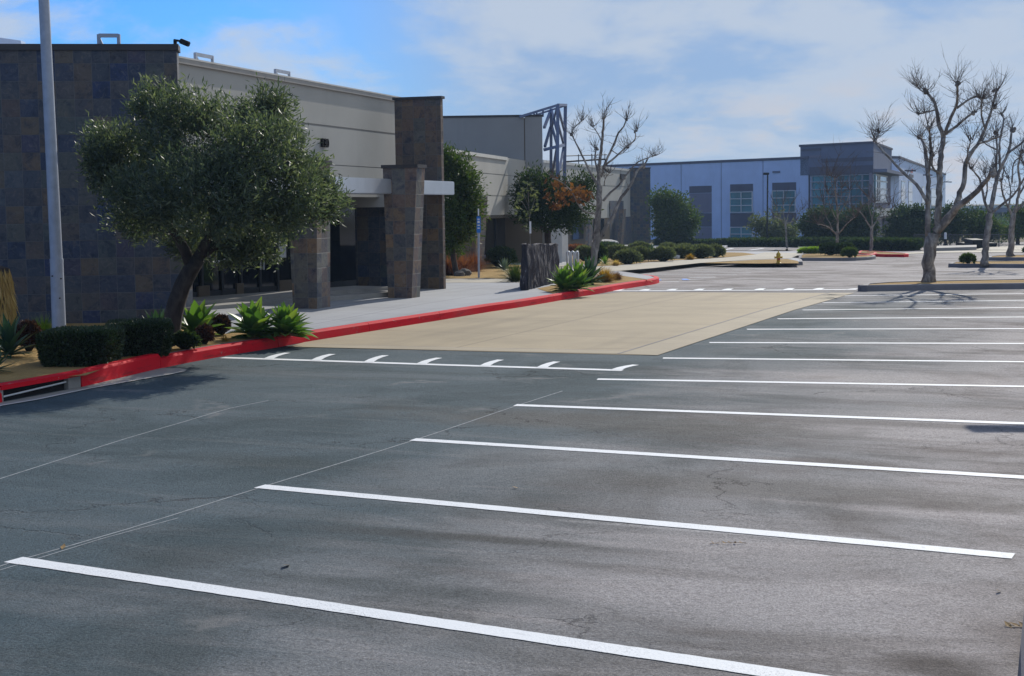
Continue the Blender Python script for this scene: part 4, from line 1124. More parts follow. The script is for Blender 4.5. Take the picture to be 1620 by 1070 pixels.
# steel frame at the end of the tall block
tb_ = thing('steel_frame', 'blue grey steel lattice standing at the right end of the tall stucco wall', 'lattice frame', (atY(882, 412, YU+1).x, YU+1, gz(4, YU+1)+.15))
Yf, Yk = YU+.2, YU+1.6
gb = lambda px, Y: Vector((atY(px, 414, Y).x, Y, gz(4, Y)+.1))
def fp(px, py, Y): return atY(px, py, Y)
def fb(name, segs, w):
    for a, b in segs:
        mb = MB(); mb.bar(a, b, w, w); mb.build(name, 'truss_paint', tb_, uv=False)
A_, B_, C_ = 872, 882, 894
fb('post', [(gb(871, Yk), fp(872, 172, Yk))], .12); fb('post', [(gb(881, Yf), fp(882.5, 166, Yf))], .13); fb('post', [(gb(891, Yk+.8), fp(894.5, 165, Yk+.8))], .14)
fb('top_beam', [(fp(822, 185, YU-.1), fp(884, 166, Yf))], .10); fb('top_beam', [(fp(883, 166, Yf), fp(895.5, 166.5, Yk+.8))], .10)
fb('top_beam', [(fp(840, 184.5, YU+.6), fp(895, 167, Yk+.8))], .07)
for q_ in ((845, 178), (849, 177.5), (859, 173)): fb('post', [(fp(q_[0], 185, YU+.2), fp(*q_, YU+.2))], .07)
fb('middle_beam', [(fp(860, 237.5, YU+.3), fp(882, 232, Yf)), (fp(882, 232, Yf), fp(892.5, 229.5, Yk+.8))], .12)
fb('diagonal', [(fp(871, 176, Yk), fp(861, 202, YU+.3)), (fp(871, 202, Yk), fp(862, 232, YU+.3))], .10)
fb('diagonal', [(fp(872.5, 175, Yk), fp(881.5, 208, Yf)), (fp(872.5, 198, Yk), fp(881.5, 230, Yf))], .09)
fb('diagonal', [(fp(883.5, 172, Yf), fp(892.5, 206, Yk+.8)), (fp(883.5, 199, Yf), fp(892, 229, Yk+.8))], .09)
fb('diagonal', [(fp(881, 170, Yf), fp(872, 206, Yk))], .07)
fb('diagonal', [(fp(880.5, 236, Yf), fp(874, 275, Yk)), (fp(891.5, 234, Yk+.8), fp(884, 275, Yf))], .09)
fb('diagonal', [(fp(874, 275, Yk), fp(881, 330, Yf)), (fp(884, 275, Yf), fp(891, 330, Yk+.8))], .09)
mb = MB()
for px, Y in ((871, Yk), (881, Yf), (891, Yk+.8)):
    mb = MB(); a = gb(px, Y); mb.box((a.x, a.y, a.z+.9), .42, .42, 1.9)
    mb.build('footing', 'metal_white', tb_, uv=False)

# ================================================================== OFFICE BUILDING C (long low wing with slate end)
YC = at(998, 384.6).y
c1_ = atY(998, 268, YC); c0_ = atz(890, 256.5, c1_.z); cd = Vector((c1_.x-c0_.x, c1_.y-c0_.y, 0)).normalized(); co = Vector((cd.y, -cd.x, 0))
C0 = c0_ - cd*6; zC = c1_.z
bC = thing('office_building', 'long low stucco wing ending in a dark slate pillar behind the bare tree', 'office building', (c1_.x, c1_.y, gz(c1_.x, c1_.y)+.15))
zc_j = zon(c1_, cd, 990, 296); zc_b = zon(c1_, cd, 990, 343.5)
for za, zb in ((zc_j+.04, zC-.2), (zc_b, zc_j-.03)):
    mb = MB(); wall(mb, C0, c1_, za, zb, .3, -co); mb.build('stucco_band', 'stucco_beige', bC)
mb = MB(); wall(mb, C0-co*.05, c1_-co*.05, zc_b+.05, zC-.1, .2, -co); mb.build('reveal', 'stucco_grey', bC)
mb = MB(); wall(mb, C0+co*.06, c1_+co*.06, zC-.2, zC, .5, -co); mb.build('parapet_cap', 'cap_light', bC)
mb = MB(); wall(mb, C0-co*1.2, c1_-co*1.2, bC.location.z-1, zc_b+.3, .2, -co); mb.build('lower_wall', 'stucco_brown', bC)
mb = MB()
for a, b in ((905, 922), (930, 955)):
    wall(mb, on_line(C0-co*1.1, cd, a, 360), on_line(C0-co*1.1, cd, b, 360), bC.location.z+.6, zc_b-.1, .06, co)
mb.build('window', 'glass_dark', bC)
d0 = on_line(c1_, cd, 963.5, 320); d1 = on_line(c1_, cd, 985, 320)
mb = MB(); wall(mb, d0+co*.04, d1+co*.04, bC.location.z-.5, zon(c1_, cd, 975, 318), .05, co); mb.build('door_recess', 'slate_small', bC)
e0 = atY(998, 384.6, (YC-.4)); e1 = atY(1029.5, 384.6, (YC-.4))
mb = MB(); wall(mb, e0, e1, e0.z-1.2, zat(e0.x, (YC-.4), 267), 1.0, NY); mb.build('pillar', 'slate_small', bC)
mb = MB(); wall(mb, e0-EX*.05-NY*.05, e1+EX*.05-NY*.05, zat(e0.x, (YC-.4), 267), zat(e0.x, (YC-.4), 265.5), 1.1, NY); mb.build('parapet_cap', 'cap_dark', bC)
f0 = on_line(d1+co*.3, cd, 985, 365); mb = MB(); wall(mb, f0-cd*.5, Vector((e0.x, e0.y, 0))+co*.2, bC.location.z-1, zc_b+.02, .25, -co); mb.build('slate_wall', 'slate_small', bC)
lean_col(bC, 976, 981.5, 331, 386, 4, YC*.94); lean_col(bC, 925, 930, 345, 400, 3, YC*.8)
va = on_line(c1_, cd, 980, 284)+co*.05; vb = on_line(c1_, cd, 987, 276)+co*.05
mb = MB(); wall(mb, va, vb, va.z, vb.z, .12, co); mb.build('vent', 'black_metal', bC)
# service lines on the flat roof
rp = [atY(895, 247, YC*.86), atY(960, 245, YC*.91)]; rq = [atY(895, 256, YC*.86), atY(960, 252, YC*.91)]
t = thing('roof_piping', 'thin dark pipe runs above the low wing roof behind the bare tree', 'roof pipes', (rp[0].x, rp[0].y, zC))
mb = MB(); mb.tube(rp, .04, 6); mb.tube([rq[0], rq[1]], .07, 6); mb.build('pipe', 'black_metal', t, uv=False)
mb = MB()
for f in (.0, .3, .62, .95):
    mb = MB(); a = rp[0].lerp(rp[1], f); mb.tube([Vector((a.x, a.y, zC-.6)), a+Vector((0, 0, .1))], .04, 6)
    mb.build('support', 'black_metal', t, uv=False)

# ================================================================== FAR OFFICE BUILDING D
zD = zat(atY(1268, 300, 150).x, 150, 248)
D1 = atz(1268, 248, zD); D0 = atz(1018, 258.6, zD)
dd = Vector((D1.x-D0.x, D1.y-D0.y, 0)).normalized(); do = Vector((dd.y, -dd.x, 0))
if do.y > 0: do = -do
bD = thing('office_building', 'large pale two storey office with a taller glass corner beyond the lot', 'office building', (D1.x, D1.y, gz(D1.x, D1.y)))
zgD = gz(D1.x, D1.y)-1.5
D0e = D0 - dd*6; DX = on_line(D1, dd, 1279, 300); DX = Vector((DX.x, DX.y, 0))
P2 = lambda px, py=330: (lambda q: Vector((q.x, q.y, 0)))(on_line(D1, dd, px, py))
ZD = lambda px, py: on_line(D1, dd, px, py).z
joints = [1077.7, 1141, 1207]
edges = [D0e]+[P2(j) for j in joints]+[DX]
mb = MB()
for a, b in zip(edges, edges[1:]): wall(mb, a+dd*.05, b-dd*.05, zgD, zD-.25, .4, -do)
mb.build('wall', 'stucco_pale', bD)
mb = MB(); wall(mb, D0e-do*.06, DX-do*.06, zgD, zD-.3, .2, -do); mb.build('reveal', 'stucco_panel', bD)
mb = MB(); wall(mb, D0e+do*.08, DX+do*.08, zD-.25, zD, .6, -do); mb.build('parapet_cap', 'stucco_band', bD)
def panel(px0, px1, py0, py1, mat, name, parent=bD, off=.04, frm=None):
    a, b = P2(px0), P2(px1); z1 = (ZD(px0, py0)+ZD(px1, py0))/2; z0 = (ZD(px0, py1)+ZD(px1, py1))/2
    mb = MB(); wall(mb, a+do*off, b+do*off, z0, z1, .1, -do); return mb.build(name, mat, parent), (a, b, z0, z1)
def glazed(px0, px1, py0, py1, cols, rows, mat='glass_teal'):
    o, (a, b, z0, z1) = panel(px0, px1, py0, py1, mat, 'window', off=.05)
    mb = MB()
    for i in range(cols+1):
        c = a+(b-a)*(i/cols); mb.box((c.x+do.x*.08, c.y+do.y*.08, (z0+z1)/2),   .07, .10, z1-z0+.07, math.atan2(dd.y, dd.x))
    for j in range(rows+1):
        z = z0+(z1-z0)*j/rows; c = (a+b)/2; mb.box((c.x+do.x*.085, c.y+do.y*.085, z), (b-a).length-.07, .09, .07, math.atan2(dd.y, dd.x))
    mb.build('window_frame', 'metal_white', o)
panel(1091, 1126, 294.5, 305.5, 'stucco_band', 'panel'); panel(1091, 1126, 306, 337, 'stucco_mauve', 'panel'); panel(1091, 1126, 337.5, 359, 'stucco_band', 'panel'); panel(1091, 1126, 359.5, 384, 'stucco_mauve', 'panel')
panel(1155.5, 1191.5, 291.5, 303.5, 'stucco_band', 'panel'); glazed(1156, 1191, 304, 336, 2, 3); panel(1155.5, 1191.5, 337.5, 359, 'stucco_band', 'panel'); glazed(1156, 1191, 360, 381, 2, 2)
panel(1222, 1259.5, 289, 301.5, 'stucco_band', 'panel'); glazed(1222.5, 1259, 302, 336, 2, 3); panel(1222, 1259.5, 337, 359, 'stucco_band', 'panel'); glazed(1222.5, 1259, 360, 381, 2, 2)
a = P2(1223, 274)+do*.05; mb = MB(); wall(mb, a, a+dd*.9, ZD(1223, 274), ZD(1223, 271), .05, do); mb.build('wall_sign', 'stucco_panel', bD)
# corner tower: taller, partly glazed, set a little forward
zT = zat(D1.x, D1.y, 230.5)
T0 = P2(1266); T1 = on_line(D1, dd, 1382, 224); T1 = Vector((T1.x, T1.y, 0)); SD = Vector((math.sin(math.radians(18.5)), math.cos(math.radians(18.5)), 0)); SO = Vector((SD.y, -SD.x, 0))
T2 = on_line(T1, SD, 1410.5, 300); T2 = Vector((T2.x, T2.y, 0))
zT = on_line(D1, dd, 1382, 223.5).z
mb = MB(); mb.prism([xy(T0), xy(T1), xy(T2), xy(T2+(T0-T1)), ], on_line(D1, dd, 1330, 276).z, zT-.2); mb.build('tower', 'stucco_panel', bD)
mb = MB(); mb.prism([xy(T0+do*.1-dd*.1), xy(T1+do*.1+dd*.1), xy(T2+SO*.1+SD*.1), xy(T2+(T0-T1)), ], zT-.2, zT); mb.build('parapet_cap', 'stucco_band', bD)
o, _ = panel(1300, 1381, 250, 256, 'stucco_band', 'panel', off=.06); panel(1281, 1381, 263, 276, 'stucco_band', 'panel', off=.06); panel(1268, 1299, 235, 239, 'stucco_band', 'panel', off=.06); panel(1281, 1299, 246, 250, 'stucco_mauve', 'panel', off=.06)
G0 = P2(1281); gl = MB(); wall(gl, G0-do*.2, T1-do*.2, zgD, on_line(D1, dd, 1330, 276.5).z, .2, -do); gw = gl.build('curtain_wall', 'glass_teal', bD)
mb = MB()
for py in (277.5, 287, 299, 311, 323, 334, 346, 366):
    z = on_line(D1, dd, 1330, py).z; c = (G0+T1)/2; mb.box((c.x-do.x*.1, c.y-do.y*.1, z), (T1-G0).length, .16, .08, math.atan2(dd.y, dd.x))
for px in (1283, 1303, 1323, 1343, 1363, 1380):
    c = P2(px); zz = on_line(D1, dd, 1330, 277).z; mb.box((c.x-do.x*.13, c.y-do.y*.13, (zz+zgD)/2), .07, .16, zz-zgD, math.atan2(dd.y, dd.x))
mb.build('window_frame', 'metal_grey', gw)
S2 = lambda px, py=300: (lambda q: Vector((q.x, q.y, 0)))(on_line(T1, SD, px, py))
ZS = lambda px, py: on_line(T1, SD, px, py).z
mb = MB(); wall(mb, T1-SO*.1, T2-SO*.1, zgD, ZS(1395, 276), .3, -SO); mb.build('wall', 'stucco_mauve', bD)
mb = MB(); wall(mb, S2(1383), S2(1403), ZS(1393, 320), ZS(1393, 277), .1, -SO); ow = mb.build('window', 'glass_dark', bD)
mb = MB()
for py in (278, 287, 299, 309, 320):
    wall(mb, S2(1383)+SO*.05, S2(1403.5)+SO*.05, ZS(1393, py)-.07, ZS(1393, py)+.07, .1, -SO)
for px in (1383.5, 1388.5, 1391): wall(mb, S2(px)+SO*.06, S2(px+1.2)+SO*.06, ZS(1393, 320), ZS(1393, 277), .1, -SO)
mb.build('window_frame', 'metal_white', ow)
mb = MB(); wall(mb, S2(1383)+SO*1.2-SD*.6, S2(1412)+SO*1.2, ZS(1393, 275), ZS(1393, 270), 1.3, -SO); mb.build('canopy', 'stucco_panel', bD)
mb = MB(); wall(mb, P2(1352)+do*1.0, T1+do*1.0+SO*.8, on_line(D1, dd, 1370, 343).z, on_line(D1, dd, 1370, 331).z, 1.2, -do); wall(mb, T1+do*.9+SO*.8, S2(1415)+SO*.8, on_line(D1, dd, 1370, 343).z, on_line(D1, dd, 1370, 331).z, .8, -SO); mb.build('porch_fascia', 'stucco_light', bD)
mb = MB(); wall(mb, S2(1398)+SO*.5, S2(1401)+SO*.5, zgD, on_line(D1, dd, 1370, 343).z, .4, -SO); mb.build('porch_post', 'stucco_mauve', bD)
mb = MB(); wall(mb, P2(1357)+do*.6, P2(1360)+do*.6, zgD, on_line(D1, dd, 1370, 343).z, .4, -do); mb.build('porch_post', 'stucco_mauve', bD)
# right wing
W0 = T2; zW = on_line(T1, SD, 1411, 247).z; W1 = atz(1422.5, 247.2, zW); W1 = Vector((W1.x, W1.y, 0)); W2q = atz(1496, 275, zW); W2 = Vector((W2q.x, W2q.y, 0))
wd = (W2-W1).normalized(); wo = Vector((wd.y, -wd.x, 0))
mb = MB(); mb.prism([xy(W0-SO*.2), xy(W1), xy(W2), xy(W2-wo*12), xy(W0-wo*12)], zgD, zW-.25); mb.build('wing_wall', 'stucco_pale', bD)
mb = MB(); mb.prism([xy(W0-SO*.2-wd*.1), xy(W1+wo*.1-wd*.1), xy(W2+wo*.1+wd*.1), xy(W2-wo*12), xy(W0-wo*12)], zW-.25, zW); mb.build('parapet_cap', 'stucco_band', bD)
W = lambda px, py=300: (lambda q: Vector((q.x, q.y, 0)))(on_line(W1, wd, px, py))
ZW = lambda px, py: on_line(W1, wd, px, py).z
for a, b, y0, y1 in ((1425.5, 1431.5, 287, 331), (1437, 1443, 288, 331), (1458.5, 1462, 296, 332), (1473, 1481, 299, 334), (1485, 1488, 303, 335)):
    m_ = (a+b)/2
    mb = MB(); wall(mb, W(a)+wo*.04, W(b)+wo*.04, ZW(m_, y1), ZW(m_, y0), .1, -wo); ow = mb.build('window', 'glass_dark', bD)
    mb = MB()
    for f in (0, .27, .62, 1):
        z = ZW(m_, y1)+(ZW(m_, y0)-ZW(m_, y1))*f; wall(mb, W(a)+wo*.08, W(b)+wo*.08, z-.07, z+.07, .1, -wo)
    mb.build('window_frame', 'metal_white', ow)
mb = MB(); wall(mb, W(1437.5)+wo*.05, W(1443.5)+wo*.05, ZW(1440, 281), ZW(1440, 276), .06, wo); mb.build('wall_sign', 'stucco_band', bD)
mb = MB(); a = W(1439.5)+wo*.1; b = W(1442.5)+wo*.1
mb.add([Vector((a.x, a.y, ZW(1440, 273))), Vector((b.x, b.y, ZW(1441, 274))), Vector((b.x, b.y, ZW(1441, 266))), Vector((a.x, a.y, ZW(1440, 270)))], [(0, 1, 2, 3)])
mb.build('wall_emblem', 'sign_red', bD)
mb = MB()
for px, py in ((1431, 270), (1460, 277), (1494, 288)):
    c = W(px)+wo*.0; mb.bar(Vector((c.x, c.y, ZW(px, py))), Vector((c.x+wo.x*1.2, c.y+wo.y*1.2, ZW(px, py)-.05)), .5, .16)
mb.build('wall_lamp', 'stucco_band', bD)

# ================================================================== STREET FURNITURE
# light pole at the left
Pp = at(94, 535, .15); Ypp = Pp.y
t = thing('light_pole', 'tall grey metal lamp post standing in the bed before the slate wall', 'light pole', Pp)
zc = zat(Pp.x, Ypp, 413); topx = atY(66.5, -60, Ypp); k = 1/ppm(Ypp)
mb = MB(); b0_ = Vector((Pp.x, Pp.y, Pp.z-.1)); m0_ = Vector((atY(89.5, 413, Ypp).x, Ypp, zc))
mb.tube([b0_, m0_], [11.0*k, 10.3*k], 24, cap=False); mb.build('lower_shaft', 'metal_grey', t, smooth=True, uv=False)
mb = MB(); mb.tube([m0_, topx, topx+(topx-m0_)*.22], [9.6*k, 8.0*k, 7.2*k], 24, cap=False); mb.build('shaft', 'metal_grey', t, smooth=True, uv=False)
mb = MB(); mb.tube([m0_-Vector((0, 0, .03)), m0_+Vector((0, 0, .03))], 10.6*k, 24); mb.build('collar', 'metal_grey', t, smooth=False, uv=False)
mb = MB()
for px, py in ((83, 437), (97, 441), (95, 472)):
    a = atY(px, py, Ypp-.14); mb.tube([a, a+Vector((0, -.02, 0))], .012, 8)
mb.build('bolt', 'black_metal', t, uv=False)
hd = topx+(topx-m0_)*.22
mb = MB(); mb.box((hd.x+.5, hd.y-.2, hd.z), .9, .5, .18); mb.build('lamp_head', 'black_metal', t, uv=False)
# lamp post just outside the frame whose head shades the stalls at the right edge
S_EL, S_AZ = math.radians(31), math.radians(22)
sdir = Vector((math.sin(S_AZ)*math.cos(S_EL), math.cos(S_AZ)*math.cos(S_EL), math.sin(S_EL)))
gsh = at(1597, 678.5); Lp = (4.6)/sdir.z; hp = gsh + sdir*Lp
t = thing('light_pole', 'lamp post beyond the right edge of the photograph, seen only by its shadow', 'light pole', (hp.x+2.6, hp.y-.2, gz(hp.x+2.6, hp.y-.2)))
mb = MB(); mb.tube([t.location-Vector((0, 0, .1)), Vector((hp.x+2.6, hp.y-.2, hp.z))], [.11, .07], 14); mb.build('shaft', 'metal_grey', t, uv=False)
mb = MB(); mb.box((hp.x+.15, hp.y-.0, hp.z), 1.05, .30, .12); mb.build('lamp_head', 'black_metal', t, uv=False)
mb = MB(); mb.bar((hp.x+.6, hp.y, hp.z), (hp.x+2.6, hp.y-.2, hp.z-.05), .07); mb.build('arm', 'metal_grey', t, uv=False)
# far lamp post on a concrete base
Fp = at(1213.5, 391); Yq = Fp.y; k = 1/ppm(Yq)
t = thing('light_pole', 'dark lamp post with box head on a pale concrete base by the far building', 'light pole', Fp)
mb = MB(); mb.lathe(Fp, [(5.0*k, -.1), (5.0*k, zat(Fp.x, Yq, 379.5)-Fp.z-.05), (4.6*k, zat(Fp.x, Yq, 379.2)-Fp.z)], 20); mb.build('base', 'cap_light', t, uv=False)
mb = MB(); mb.tube([Vector((Fp.x, Yq, zat(Fp.x, Yq, 380))), Vector((Fp.x+.05, Yq, zat(Fp.x, Yq, 276)))], [1.3*k, 1.1*k], 12); mb.build('shaft', 'black_metal', t, uv=False)
c = atY(1212, 275.2, Yq); mb = MB(); mb.box((c.x, c.y, c.z), 8.2*k, .5, 3.6*k); mb.build('lamp_head', 'black_metal', t, uv=False, bevel=.03)

# blue sign
Sp = at(757.5, 440, .15); Ys = Sp.y; k = 1/ppm(Ys)
t = thing('sign_post', 'tall narrow blue sign on a thin pole left of the stone slab', 'sign', Sp)
mb = MB(); mb.tube([Sp-Vector((0, 0, .1)), Vector((Sp.x+.02, Ys, zat(Sp.x, Ys, 345)))], .032, 10); mb.build('pole', 'metal_grey', t, uv=False)
z0, z1, zm = zat(Sp.x, Ys, 369), zat(Sp.x, Ys, 342), zat(Sp.x, Ys, 356)
mb = MB(); mb.box((Sp.x+.02, Ys-.045, (z0+zm)/2), 6.4*k, .012, zm-z0-.02); mb.build('sign_panel', 'sign_blue', t, uv=False)
mb = MB(); mb.box((Sp.x+.02, Ys-.045, (zm+z1)/2), 6.0*k, .012, z1-zm-.02); mb.build('sign_panel', 'sign_blue', t, uv=False)
mb = MB()
for z in (z0+.14, z0+.22, z0+.30): mb.box((Sp.x+.02, Ys-.054, z), 3.6*k, .004, .03)
for z in (zm+.10, zm+.16): mb.box((Sp.x+.02, Ys-.054, z), 3.4*k, .004, .03)
mb.box((Sp.x+.02, Ys-.054, zm+.36), 2.2*k, .004, .20)
mb.build('sign_text', 'sign_white', t, uv=False)

# standing stone slab
a0_ = at(835, 459.5, .15); a1_ = at(884, 447, .15); Yst = a0_.y
sv = Vector((a1_.x-a0_.x, a1_.y-a0_.y, 0)); Ls = sv.length; sv.normalize(); sn = Vector((-sv.y, sv.x, 0))
zt0 = zat(a0_.x, a0_.y, 386.5); zt1_ = zat(a1_.x, a1_.y, 387)
mb = MB(); nu, nv = 130, 30; th = .15
def stone_pt(u, v, s):
    p = a0_ + sv*(u*Ls) ; top = zt0+(zt1_-zt0)*u-a0_.z + .07*noise.noise(Vector((u*6, 3, 1))) + .03*noise.noise(Vector((u*22, 1, 4)))
    k = noise.noise(Vector((u*8, v*.9, s*5)))*.045 + noise.noise(Vector((u*22, v*1.8, s*9+2)))*.045 + noise.noise(Vector((u*48, v*4, s*3+8)))*.03
    off = (-.0 + k) if s == 0 else (th+k)
    r = p + sn*off + Vector((0, 0, -.05 + v*(top+.05)))
    r += sv*(.05*noise.noise(Vector((v*3, s, 7)))*(1 if u in (0, 1) else 0))
    return r
vs = []
for s in (0, 1):
    for i in range(nu+1):
        for j in range(nv+1): vs.append(stone_pt(i/nu, j/nv, s))
idx = lambda s, i, j: s*(nu+1)*(nv+1)+i*(nv+1)+j
fs = []
for i in range(nu):
    for j in range(nv):
        fs.append((idx(0, i, j), idx(0, i+1, j), idx(0, i+1, j+1), idx(0, i, j+1))); fs.append((idx(1, i, j), idx(1, i, j+1), idx(1, i+1, j+1), idx(1, i+1, j)))
    fs.append((idx(0, i, nv), idx(0, i+1, nv), idx(1, i+1, nv), idx(1, i, nv))); fs.append((idx(0, i, 0), idx(1, i, 0), idx(1, i+1, 0), idx(0, i+1, 0)))
for j in range(nv):
    fs.append((idx(0, 0, j), idx(0, 0, j+1), idx(1, 0, j+1), idx(1, 0, j))); fs.append((idx(0, nu, j), idx(1, nu, j), idx(1, nu, j+1), idx(0, nu, j+1)))
mb.add(vs, fs); o = mb.build('standing_stone', 'standing_stone', None, uv=False, origin=a0_+sv*(Ls/2)); setp(o, 'upright dark slab of ribbed rough stone beside the red curb', 'stone slab')
# tan fibrous trunk at the left edge
Pt = at(-6, 530, .15); k = 1/ppm(Pt.y); zt1 = zat(Pt.x, Pt.y, 421)
mb = MB(); h = zt1-Pt.z; prof = [(26*k, 0), (27*k, h*.3), (25*k, h*.7), (23*k, h*.97), (12*k, h)]
mb.lathe(Pt, prof, 26)
t = thing('palm_stump', 'golden brown fibrous palm stump cut by the left edge of the photo', 'palm stump', Pt)
mb.build('trunk', 'bark_dark', t, uv=False)
n = 2600; an = NP.uniform(0, 6.283, n); zz = NP.uniform(.0, 1, n)**.9*h
rr = np.interp(zz/h, [0, .3, .7, .97, 1], [26*k, 27*k, 25*k, 23*k, 12*k])*NP.uniform(.96, 1.08, n)
pos = np.stack([Pt.x+rr*np.cos(an), Pt.y+rr*np.sin(an), Pt.z+zz], 1)
ax = np.stack([np.cos(an)*.12, np.sin(an)*.12, -np.ones(n)], 1)+NP.normal(size=(n, 3))*.10
quads('fibre', 'leaf_straw', leaves(pos, ax, .30, .018), parent=t)

# hydrant
Hp = at(1231.5, 417, .15); k = 1/ppm(Hp.y); hh = zat(Hp.x, Hp.y, 397.6)-Hp.z
t = thing('fire_hydrant', 'yellow fire hydrant on the narrow curbed island before the far building', 'fire hydrant', Hp)
mb = MB(); r = hh*.15
mb.lathe(Hp, [(r*1.5, -.03), (r*1.5, hh*.06), (r, hh*.08), (r*.95, hh*.55), (r*1.15, hh*.58), (r*1.15, hh*.66), (r*1.0, hh*.68)], 16); mb.build('barrel', 'hydrant_yellow', t, smooth=False, uv=False)
mb = MB(); mb.lathe(Hp+Vector((0, 0, hh*.68)), [(r*1.25, 0), (r*1.25, hh*.05), (r*1.0, hh*.14), (r*.6, hh*.22), (r*.3, hh*.25), (r*.3, hh*.32)], 16); mb.build('bonnet', 'hydrant_yellow', t, uv=False)
for s in (-1, 1):
    mb = MB(); c = Hp+Vector((s*r*.9, 0, hh*.5)); mb.tube([c, c+Vector((s*r*.9, 0, 0))], r*.55, 10); mb.build('outlet', 'hydrant_yellow', t, uv=False)
    mb = MB(); c = c+Vector((s*r*.9, 0, 0)); mb.tube([c, c+Vector((s*r*.35, 0, 0))], r*.68, 8); mb.build('outlet_cap', 'hydrant_yellow', t, uv=False)
mb = MB(); c = Hp+Vector((0, -r*.9, hh*.36)); mb.tube([c, c+Vector((0, -r*.9, 0))], r*.7, 10); mb.build('outlet', 'hydrant_cap', t, uv=False)

# bike rack: three loops
Bk = at(905, 424, .15); k = 1/ppm(Bk.y); hb = zat(Bk.x, Bk.y, 398.5)-Bk.z
t = thing('bike_rack', 'pale metal bike rack of three upright loops behind the stone slab', 'bike rack', Bk)
for c in (899.3, 906, 912.8):
    x = atY(c, 424, Bk.y).x; w = 2.0*k; mb = MB()
    pts = [Vector((x-w, Bk.y, Bk.z-.05)), Vector((x-w, Bk.y, Bk.z+hb-w))]+[Vector((x-w*math.cos(a), Bk.y, Bk.z+hb-w+w*math.sin(a))) for a in (.5, 1.0, 1.57, 2.14, 2.64)]+[Vector((x+w, Bk.y, Bk.z+hb-w)), Vector((x+w, Bk.y, Bk.z-.05))]
    mb.tube(pts, .035, 8); mb.build('loop', 'metal_white', t, smooth=True, uv=False)

# thin sapling with a pale tag behind the stone slab
Sg = at(838, 436, .15); Yg = Sg.y; conv5 = lambda x, y: (650+x/3.0575, 130+y/3.0575)
stems = [([(578, 900), (577, 780), (572, 640), (566, 520), (563, 480)], 5, 2.5), ([(573, 660), (600, 560), (605, 550)], 3, 1.5), ([(572, 640), (540, 580), (520, 570)], 3, 1.5), ([(569, 600), (545, 540)], 2.5, 1.2), ([(567, 560), (590, 520)], 2.5, 1.2)]
ts = bare_tree('sapling', 'thin pale sapling tied to a tagged stake, right of the blue sign', Sg, Yg, stems, conv5, 1/3.0575, 'sapling', tw_n=1, tw_len=.3, tw_r=.006, knobs=False, bends=[0, .2, -.2, .1, -.1], along=1)
a = atY(839, 360, Yg-.08); mb = MB(); mb.box((a.x, a.y, a.z), 3.0/ppm(Yg), .01, 19/ppm(Yg)); mb.build('tag', 'sign_white', ts, uv=False)
lv = []
for px, py in ((512, 572), (525, 620), (555, 625), (590, 555), (605, 545), (565, 490), (545, 530), (600, 600), (530, 545), (580, 520), (548, 655), (560, 700)):
    for _ in range(9): lv.append(atY(*conv5(px+R.gauss(0, 9), py+R.gauss(0, 7)), Yg+R.gauss(0, .2)))
quads('leaves', 'leaf_grey', leaves(np.array(lv), NP.normal(size=(len(lv), 3))+np.array([0, 0, -.4]), .16, .07), parent=ts)

# ================================================================== TREES
# big olive-leaved tree before the entrance
Tb = at(268, 545, .15); Y1 = Tb.y
trunk1 = [([(268, 548), (272, 515), (279, 480), (289, 452), (301, 428), (314, 409)], 15, 12), ([(303, 424), (292, 395), (277, 370), (262, 350), (240, 310), (215, 270)], 9.5, 3), ([(313, 410), (325, 385), (340, 358), (365, 335), (400, 300), (430, 260)], 9.5, 3),
          ([(318, 405), (350, 385), (390, 372), (430, 350), (470, 320)], 7, 2.5), ([(320, 392), (335, 340), (320, 290), (310, 240)], 6, 2), ([(262, 350), (300, 310), (280, 240)], 5, 2), ([(350, 350), (352, 320), (370, 250)], 5, 2)]
spec1 = [(300, 215, 85, 62, -.3), (245, 172, 38, 34, 0), (340, 198, 48, 38, .3), (418, 186, 46, 36, .2), (438, 240, 48, 44, -.2), (395, 250, 85, 65, -.9), (215, 255, 66, 58, .2), (165, 245, 28, 45, 0), (152, 295, 24, 24, .1), (330, 310, 100, 62, -1.3), (240, 320, 72, 52, -.6),
         (440, 310, 78, 58, -.7), (494, 302, 38, 34, 0), (490, 280, 22, 20, .1), (488, 332, 38, 26, .2), (385, 360, 70, 40, .2), (430, 368, 40, 22, .5), (280, 370, 45, 24, .6), (200, 350, 40, 26, .5), (150, 250, 20, 26, .1), (138, 282, 12, 16, .1), (520, 322, 24, 28, .1), (428, 158, 22, 16, .1), (212, 160, 22, 22, .1), (420, 402, 34, 16, .3), (365, 398, 46, 24, .2), (300, 385, 40, 22, .4), (240, 372, 40, 22, .3)]
leafy_tree('olive_tree', 'large grey green leafy tree with a dark leaning trunk before the slate wall', Tb, Y1, spec1, 'leaf_olive', 80000, .100, .022, trunk1, spray=.15, shell=.15, gap=.44, gscale=2.1, per=16, up=.75)

